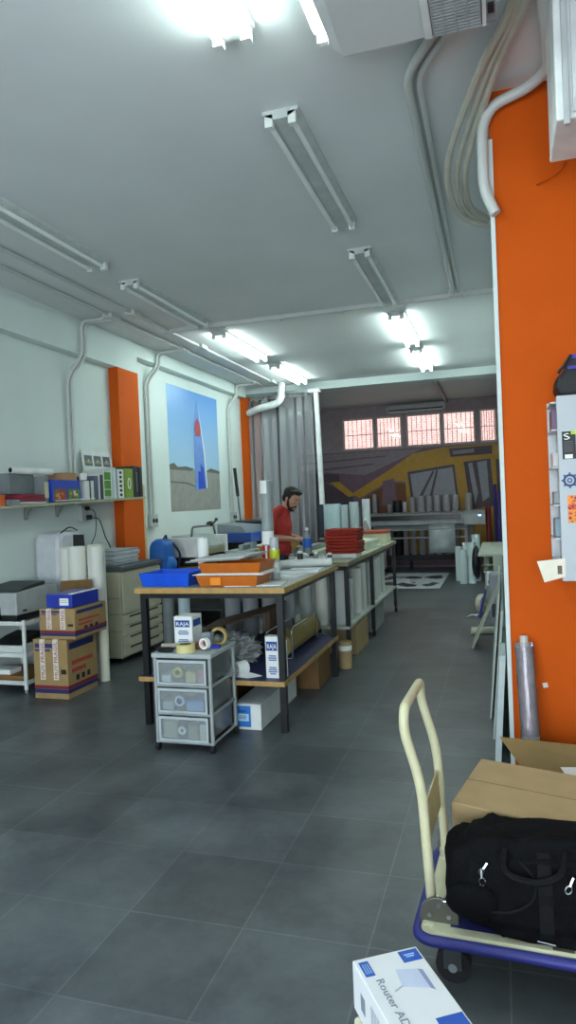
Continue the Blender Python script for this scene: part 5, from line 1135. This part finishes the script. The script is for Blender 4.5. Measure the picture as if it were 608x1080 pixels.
t = thing('tool_bag', 'black bag with purple trim lying on top of the wall cabinet', 'bag', (.5, 3.62, 2.0))
bm = BM(); prism(bm, [(.31, 3.52, 2.001), (.29, 3.52, 2.05), (.295, 3.52, 2.09), (.33, 3.52, 2.13), (.36, 3.52, 2.20), (.75, 3.52, 2.20), (.78, 3.52, 2.001)], (0, .22, 0)); part('body', bm, M('17171d', .6), t, bev=.02)
bm = BM(); box(bm, .36, .74, 3.512, 3.52, 2.175, 2.195); box(bm, .345, .75, 3.505, 3.519, 2.125, 2.14); part('purple_trim', bm, M('3c2aa0', .5), t)
bm = BM(); tube(bm, spline([(.36, 3.5, 2.19), (.325, 3.49, 2.14), (.30, 3.5, 2.11)], 6), .008, 6); part('strap', bm, BLACK, t)
for o in COL.objects:
    if o not in before and o.parent is None: o.location.x -= .018
# silver roll leaning on the orange wall
t = thing('silver_roll', 'roll of silver film in clear wrapping leaning on the orange wall', 'roll', (.10, 3.66, 0))
a, b = Vector((.112, 3.60, .004)), Vector((.092, 3.735, .755))
bm = BM(); hollow(bm, a, b, .042, .022, 24); part('film', bm, M('a39aa0', .35, .45, var=.3, scale=14, bump=.5, bscale=30), t)
bm = BM(); hollow(bm, a+(b-a)*.98, b+(b-a)*.075, .021, .016, 16); part('core', bm, M('c9c4be', .5), t)
bm = BM(); hollow(bm, a+(b-a)*.31, a+(b-a)*.42, .0435, .0425, 24); part('white_band', bm, PAPER, t)
bm = BM(); fr = frames([a, b]); n = 30; R = []
for i in range(n+1):
    u = i/n; p = a+(b-a)*(u*1.03+.002); rr = []
    for k in range(20):
        an = 2*PI*k/20; q = .047+.005*noise.noise((an*2, u*14, 3)); rr.append(bm.verts.new(p+fr[0][1]*q*math.cos(an)+fr[0][2]*q*math.sin(an)))
    R.append(rr)
for A, B in zip(R, R[1:]):
    for k in range(20): f = bm.faces.new((A[k], A[(k+1) % 20], B[(k+1) % 20], B[k])); f.smooth = True
part('clear_wrap', bm, glassy('clear_wrap', 'e6e2e6', .8, .12, .16), t)
bm = BM(); prism(bm, [(.175, 3.795, .555), (.20, 3.795, .56), (.205, 3.795, .535), (.18, 3.795, .53)], (0, -.002, 0)); solo('tape_scrap', bm, M('d8d2c8'), 'scrap of pale tape stuck on the orange wall right of the silver roll', 'tape')
# open carton behind the truck
t = thing('open_carton', 'open brown carton with raised flap standing by the orange wall', 'box', (.32, 3.2, 0))
x0, x1, y0, y1, h, th = .05, .62, 3.04, 3.40, .25, .005
bm = BM(); box(bm, x0, x1, y0, y0+th, 0.001, h); box(bm, x0, x1, y1-th, y1, 0.001, h); box(bm, x0, x0+th, y0+th, y1-th, 0.001, h); box(bm, x1-th, x1, y0+th, y1-th, 0.001, h); box(bm, x0, x1, y0, y1, 0.0005, .006); part('body', bm, CARD, t)
bm = BM(); prism(bm, [(.055, 3.40, .25), (.62, 3.40, .25), (.62, 3.47, .335), (-.045, 3.47, .368)], (0, .005, .001)); part('raised_flap', bm, M('8d7246', .8), t)  # darker brown than the body: the flap's shade is put into its colour
bm = BM(); prism(bm, [(.055, 3.03, .25), (.62, 3.03, .25), (.60, 2.985, .14), (.07, 2.985, .14)], (0, .005, .001)); part('front_flap', bm, CARD, t)
bm = BM(); bmesh.ops.create_grid(bm, x_segments=26, y_segments=18, size=.5)
for v in bm.verts:
    v.co = Vector((.33+v.co.x*.52, 3.22+v.co.y*.32, 0)); v.co.z = .245+.03*noise.noise(v.co*13)+.02*noise.noise(v.co*31)
o = solo('bubble_wrap', bm, M('a9a3a6', .3, var=.1, bump=.6, bscale=90), 'grey bubble wrap filling the open carton', 'bubble wrap', smooth=80); sm = o.modifiers.new('thickness', 'SOLIDIFY'); sm.thickness = .02; sm.offset = -1
bm = BM(); prism(bm, [(.22, 3.36, .28), (.5, 3.36, .30), (.5, 3.25, .282), (.24, 3.27, .276)], (0, 0, .003)); solo('paper_sheet', bm, PAPER, 'white sheet sticking out of the open carton beside its raised flap', 'paper')
# ------------------------------------------------------------------ platform truck
t = thing('platform_truck', 'blue platform truck with a cream tube handle in the right foreground', 'platform truck', (-.30, 2.12, 0))
DX0, DX1, DY0, DY1, DZ = -.30, .62, 2.125, 2.70, .20
def rrect(x0, x1, y0, y1, r, n=6):
    out = []
    for cx, cy, a0 in ((x1-r, y0+r, -PI/2), (x1-r, y1-r, 0), (x0+r, y1-r, PI/2), (x0+r, y0+r, PI)):
        for k in range(n+1): a = a0+PI/2*k/n; out.append((cx+r*math.cos(a), cy+r*math.sin(a)))
    return out
TB = M('2a2c7c', .5, var=.12); TCR = M('d3cfae', .45)
bm = BM(); prism(bm, [(x, y, DZ-.035) for x, y in rrect(DX0+.008, DX1-.008, DY0+.008, DY1-.008, .04)], (0, 0, .03)); part('deck', bm, M('c6c3a6', .5), t)
bm = BM(); prism(bm, [(x, y, DZ-.005) for x, y in rrect(DX0+.10, DX1-.05, DY0+.052, DY1-.052, .01)], (0, 0, .008)); part('blue_mat', bm, M('23246a', .7, bump=.3, bscale=140), t)
bm = BM()
box(bm, DX0+.05, DX1-.03, DY0+.016, DY0+.05, DZ-.005, DZ+.004); box(bm, DX0+.05, DX1-.03, DY1-.05, DY1-.016, DZ-.005, DZ+.004); box(bm, DX0+.016, DX0+.05, DY0+.05, DY1-.05, DZ-.005, DZ+.004)
box(bm, DX0+.05, DX0+.10, DY0+.05, DY1-.05, DZ-.005, DZ+.003)
part('cream_strip', bm, TCR, t)
bm = BM(); P = rrect(DX0, DX1, DY0, DY1, .05); P.append(P[0]); tube(bm, [(x, y, DZ-.018) for x, y in P], .017, 10, cap=False); part('bumper', bm, TB, t, 'blue rubber bumper rim')
bm = BM(); box(bm, .10, .16, DY0+.020, DY0+.042, DZ+.004, DZ+.0055); part('scuff', bm, M('5a5640'), t)
HNA, HFA = 2.235, 2.60
hpts = [(-.262, HNA, .215), (-.283, HNA, .62), (-.333, HNA, .79), (-.332, HNA+.01, .862), (-.332, HFA-.01, .862), (-.333, HFA, .79), (-.283, HFA, .62), (-.262, HFA, .215)]
bm = BM(); tube(bm, fillet(hpts, .07, 7), .0165, 14); hd = part('handle', bm, M('cbc6a2', .35), t, 'cream painted tube handle')
bm = BM(); prism(bm, [(-.278, HNA+.01, .40), (-.278, HFA-.01, .40), (-.284, HFA-.01, .535), (-.284, HNA+.01, .535)], (.006, 0, 0)); part('cross_plate', bm, M('b9ad7e', .45), hd)
for yy in (HNA, HFA):
    bm = BM(); cyl(bm, (-.261, yy, .19), (-.264, yy, .235), .021, seg=14); part('collar', bm, M('b5b19a', .4), hd)
for yy in (HNA-.045, HFA+.03):
    bm = BM(); pts = [(-.295, yy, DZ)] + [(-.235-.06*math.cos(a*PI/8), yy, DZ+.03+.05*math.sin(a*PI/8)) for a in range(9)] + [(-.175, yy, DZ)]
    prism(bm, pts, (0, .012, 0)); br = part('hinge_bracket', bm, M('6e6c62', .4, .5), t, bev=.002)
    bm = BM()
    for (x, z) in ((-.265, .225), (-.205, .225), (-.235, .255)): cyl(bm, (x, yy-.004, z), (x, yy+.001, z), .007, seg=10)
    part('bolt', bm, STEEL, br)
for x in (DX0+.10, DX1-.12):
    for y in (DY0+.11, DY1-.11):
        bm = BM(); box(bm, x-.04, x+.04, y-.035, y+.035, .15, .166); box(bm, x-.028, x+.028, y-.034, y-.028, .05, .15); box(bm, x-.028, x+.028, y+.028, y+.034, .05, .15); k_ = part('castor_fork', bm, M('55565a', .4, .6), t)
        bm = BM(); cyl(bm, (x, y-.022, .056), (x, y+.022, .056), .055, seg=24, mi=0); cyl(bm, (x, y-.036, .056), (x, y+.036, .056), .014, seg=12, mi=1); part('wheel', bm, [RUBBER, GREYM], k_, smooth=40)
t.rotation_euler = (0, 0, math.radians(-2.5))
# brown carton on the truck
t = thing('brown_carton', 'large plain brown carton lying on the platform truck behind the black bag', 'box', (.0, 2.65, .205))
A = Vector((-.208, 2.515, 0)); u = Vector((.957, -.29, 0))*.42; v = Vector((.20, .97, 0))*.46
C4 = [A, A+u, A+u+v, A+v]
bm = BM(); prism(bm, [(p.x, p.y, .208) for p in C4], (0, 0, .24)); part('body', bm, CARDT, t, bev=.005)
bm = BM(); m0 = A+v*.49; m1 = A+u+v*.49; prism(bm, [(m0.x, m0.y, .4482), (m1.x, m1.y, .4482), (m1.x+.0008, m1.y+.003, .4482), (m0.x+.0008, m0.y+.003, .4482)], (0, 0, .0008)); part('flap_seam', bm, CARDD, t)
# black duffel bag
BG = M('09090c', .85, var=.25, scale=30, bump=.35, bscale=220, spec=.15)
t = thing('duffel_bag', 'large black cloth duffel bag lying on the platform truck', 'bag', (.12, 2.29, .205))
bm = BM(); bmesh.ops.create_uvsphere(bm, u_segments=72, v_segments=44, radius=1)
def sgnp(a, p): return math.copysign(abs(a)**p, a)
bc = Vector((.15, 2.285, .335))
def bagpt(d, k=1.0):
    e = .62; q = Vector((sgnp(d.x, .55), sgnp(d.y, e), sgnp(d.z, e)))
    p = Vector((q.x*.36, q.y*.135, q.z*.145))*k
    p.z *= 1-.10*math.cos(q.x*2.2)*0 - .08*max(0, -q.x)
    p.y += p.z*.30                                          # slumps back against the carton
    n_ = .022*noise.noise(d*3.1)+.012*noise.noise(d*7)+.006*noise.noise(d*15); p += d*n_
    p.z += .018*noise.noise((d.x*5, d.y*2, 1.7))*(1 if d.z > 0 else 0)
    w = bc+p; w.z = max(w.z, .2045); return w
for v_ in bm.verts: v_.co = bagpt(v_.co.normalized())
part('body', bm, BG, t, smooth=80)
def onbag(x, z, k=1.03):
    """point on the front of the bag"""
    ux = (x-bc.x)/.36; uz = (z-bc.z)/.145; dx = sgnp(max(-.98, min(.98, ux)), 1/.55); dz = sgnp(max(-.98, min(.98, uz)), 1/.62)
    dy = -math.sqrt(max(.02, 1-min(.98, dx*dx+dz*dz))); return bagpt(Vector((dx, dy, dz)).normalized(), k)
bm = BM(); tube(bm, spline([onbag(x, z) for x, z in ((-.16, .27), (-.08, .285), (.0, .30), (.055, .34), (.06, .39), (.02, .43))], 6), .005, 6); part('piping', bm, M('0f0f13', .7, spec=.2), t)
bm = BM(); tube(bm, spline([onbag(x, z) for x, z in ((.21, .43), (.19, .38), (.20, .32), (.26, .28), (.34, .27))], 6), .005, 6); part('piping', bm, M('0f0f13', .7, spec=.2), t)
bm = BM(); L = [onbag(.09-.01*(q % 2)*0, .225+q*.032, 1.05) for q in range(8)]
for p, q in zip(L, L[1:]): prism(bm, [p+Vector((-.02, 0, 0)), p+Vector((.02, 0, 0)), q+Vector((.02, 0, 0)), q+Vector((-.02, 0, 0))], (0, -.004, .001))
part('strap', bm, M('0c0c10', .8, spec=.2), t)
bm = BM(); hl = spline([onbag(-.02, .45, 1.04), onbag(.0, .40, 1.16), onbag(.07, .385, 1.18), onbag(.13, .40, 1.16), onbag(.15, .45, 1.04)], 8); tube(bm, hl, .011, 8); part('carry_handle', bm, M('0c0c0f', .8, spec=.2), t)
bm = BM(); blob(bm, onbag(-.12, .30, 1.0), (.085, .03, .055), seg=20); part('end_pocket', bm, BG, t, smooth=80)
def zp(x, z, s=1, k=1.10, ang=0.):
    p = onbag(x, z, k); bm = BM(); R = Matrix.Rotation(ang, 3, 'Y')
    tube(bm, [p, p+R @ Vector((0, -.004, -.018*s))], .0035*s, 6); tube(bm, [p+R @ Vector((.006*s*math.cos(a*PI/5), -.005, -.026*s+.009*s*math.sin(a*PI/5))) for a in range(11)], .0018*s, 6)
    part('zip_pull', bm, CHROME, t, 'silver zip pull')
zp(-.075, .395, 1.5); zp(-.06, .41, 1.2, ang=.6); zp(-.155, .30, 1.1, ang=1.4); zp(.165, .40, 1.5, ang=.4); zp(.20, .375, 1.4, ang=-.5)
bm = BM(); p = onbag(.065, .225, 1.08); tube(bm, [p, p+Vector((.05, 0, -.006))], .003, 6); part('buckle', bm, CHROME, t, 'silver buckle edge')
# ------------------------------------------------------------------ white box in the foreground
t = thing('router_box', 'white printed box with blue corner patches in the bottom foreground', 'box', (-.28, 1.6, .28))
A = Vector((-.395, 1.66, 0)); u = Vector((.84, .54, 0)); v = Vector((.54, -.84, 0)); wu, wv, zt = .175, .30, .40
bm = BM(); prism(bm, [A+Vector((0, 0, .281)), A+u*wu+Vector((0, 0, .281)), A+u*wu+v*wv+Vector((0, 0, .281)), A+v*wv+Vector((0, 0, .281))], (0, 0, zt-.281)); part('body', bm, M('e9eaec', .45, var=.02), t, bev=.003)
def top(a, b, z=.0006): return A+u*(wu*a)+v*(wv*b)+Vector((0, 0, zt+z))
def tp(pts, mi=0, z=.0006): prism(bm, [top(a, b, z) for a, b in pts], (0, 0, .0004), mi)
for pp in ([(.68, .03), (.97, .03), (.97, .17), (.68, .17)], [(.06, .05), (.20, .05), (.20, .23), (.06, .23)], [(.60, .97), (.97, .97), (.97, .80), (.60, .80)]):
    bm = BM(); tp(pp); part('blue_patch', bm, M('1f56b8', .4), t)
bm = BM(); tp([(.74, .075), (.90, .075), (.90, .09), (.74, .09)], 0, .001); tp([(.76, .10), (.88, .10), (.88, .115), (.76, .115)], 0, .001)
for q in range(3): tp([(.09+.035*q, .08), (.105+.035*q, .08), (.105+.035*q, .20), (.09+.035*q, .20)], 0, .001)
part('patch_print', bm, M('9cc0ea'), t)
bm = BM(); tp([(.50, .22), (.80, .27), (.80, .50), (.45, .42)], 0); tp([(.80, .27), (.86, .29), (.85, .53), (.80, .50)], 1); tp([(.32, .44), (.47, .40), (.47, .415), (.33, .455)], 2); part('device_picture', bm, [M('ccd4ea', .4), M('8f98c4', .4), M('b8bcc4')], t)
text('Router ADSL', .028, top(.16, .28, .0012), v, u, M('8d95a2'), t, 'printed_words', wmax=.19)
bm = BM(); nl = -u
def side(b0, b1, z0, z1, mi): prism(bm, [A+v*(wv*b0)+nl*.0004+Vector((0, 0, z0)), A+v*(wv*b1)+nl*.0004+Vector((0, 0, z0)), A+v*(wv*b1)+nl*.0004+Vector((0, 0, z1)), A+v*(wv*b0)+nl*.0004+Vector((0, 0, z1))], nl*.0004, mi)
side(.18, .27, .315, .355, 0); part('printed_square', bm, M('8a929e', .5), t); bm = BM()
for q in range(6): side(.40+.03*q, .415+.03*q, .31, .37, 1)
for q in range(4): side(.62, .85, .32+q*.014, .326+q*.014, 1)
part('side_print', bm, [M('8a929e'), M('aab0b8')], t)
t = thing('cream_crate', 'cream plastic crate under the white printed box in the foreground', 'crate', (-.30, 1.55, 0))
bm = BM(); o_ = A-u*.012+v*.02; prism(bm, [o_+Vector((0, 0, .001)), o_+u*.18+Vector((0, 0, .001)), o_+u*.18+v*.27+Vector((0, 0, .001)), o_+v*.27+Vector((0, 0, .001))], (0, 0, .278)); part('body', bm, M('cfcbb4', .5), t, bev=.012)
bm = BM(); w0 = o_-u*.001
for b0 in (.04, .13): prism(bm, [w0+v*b0+Vector((0, 0, .19)), w0+v*(b0+.06)+Vector((0, 0, .19)), w0+v*(b0+.06)+Vector((0, 0, .24)), w0+v*b0+Vector((0, 0, .24))], -u*.001)
part('vent_slot', bm, DARK, t)
bm = BM(); c_ = o_-u*.018+v*.03; tube(bm, spline([c_+Vector((0, 0, .262)), c_-u*.022-v*.01+Vector((0, 0, .22)), c_-u*.03-v*.015+Vector((0, 0, .12)), c_-u*.02+Vector((0, 0, .01)), c_-u*.02+v*.1+Vector((0, 0, .006))], 8), .006, 8); solo('cream_cable', bm, M('d2cdb2', .5), 'cream cable looping down the left side of the foreground crate', 'cable')
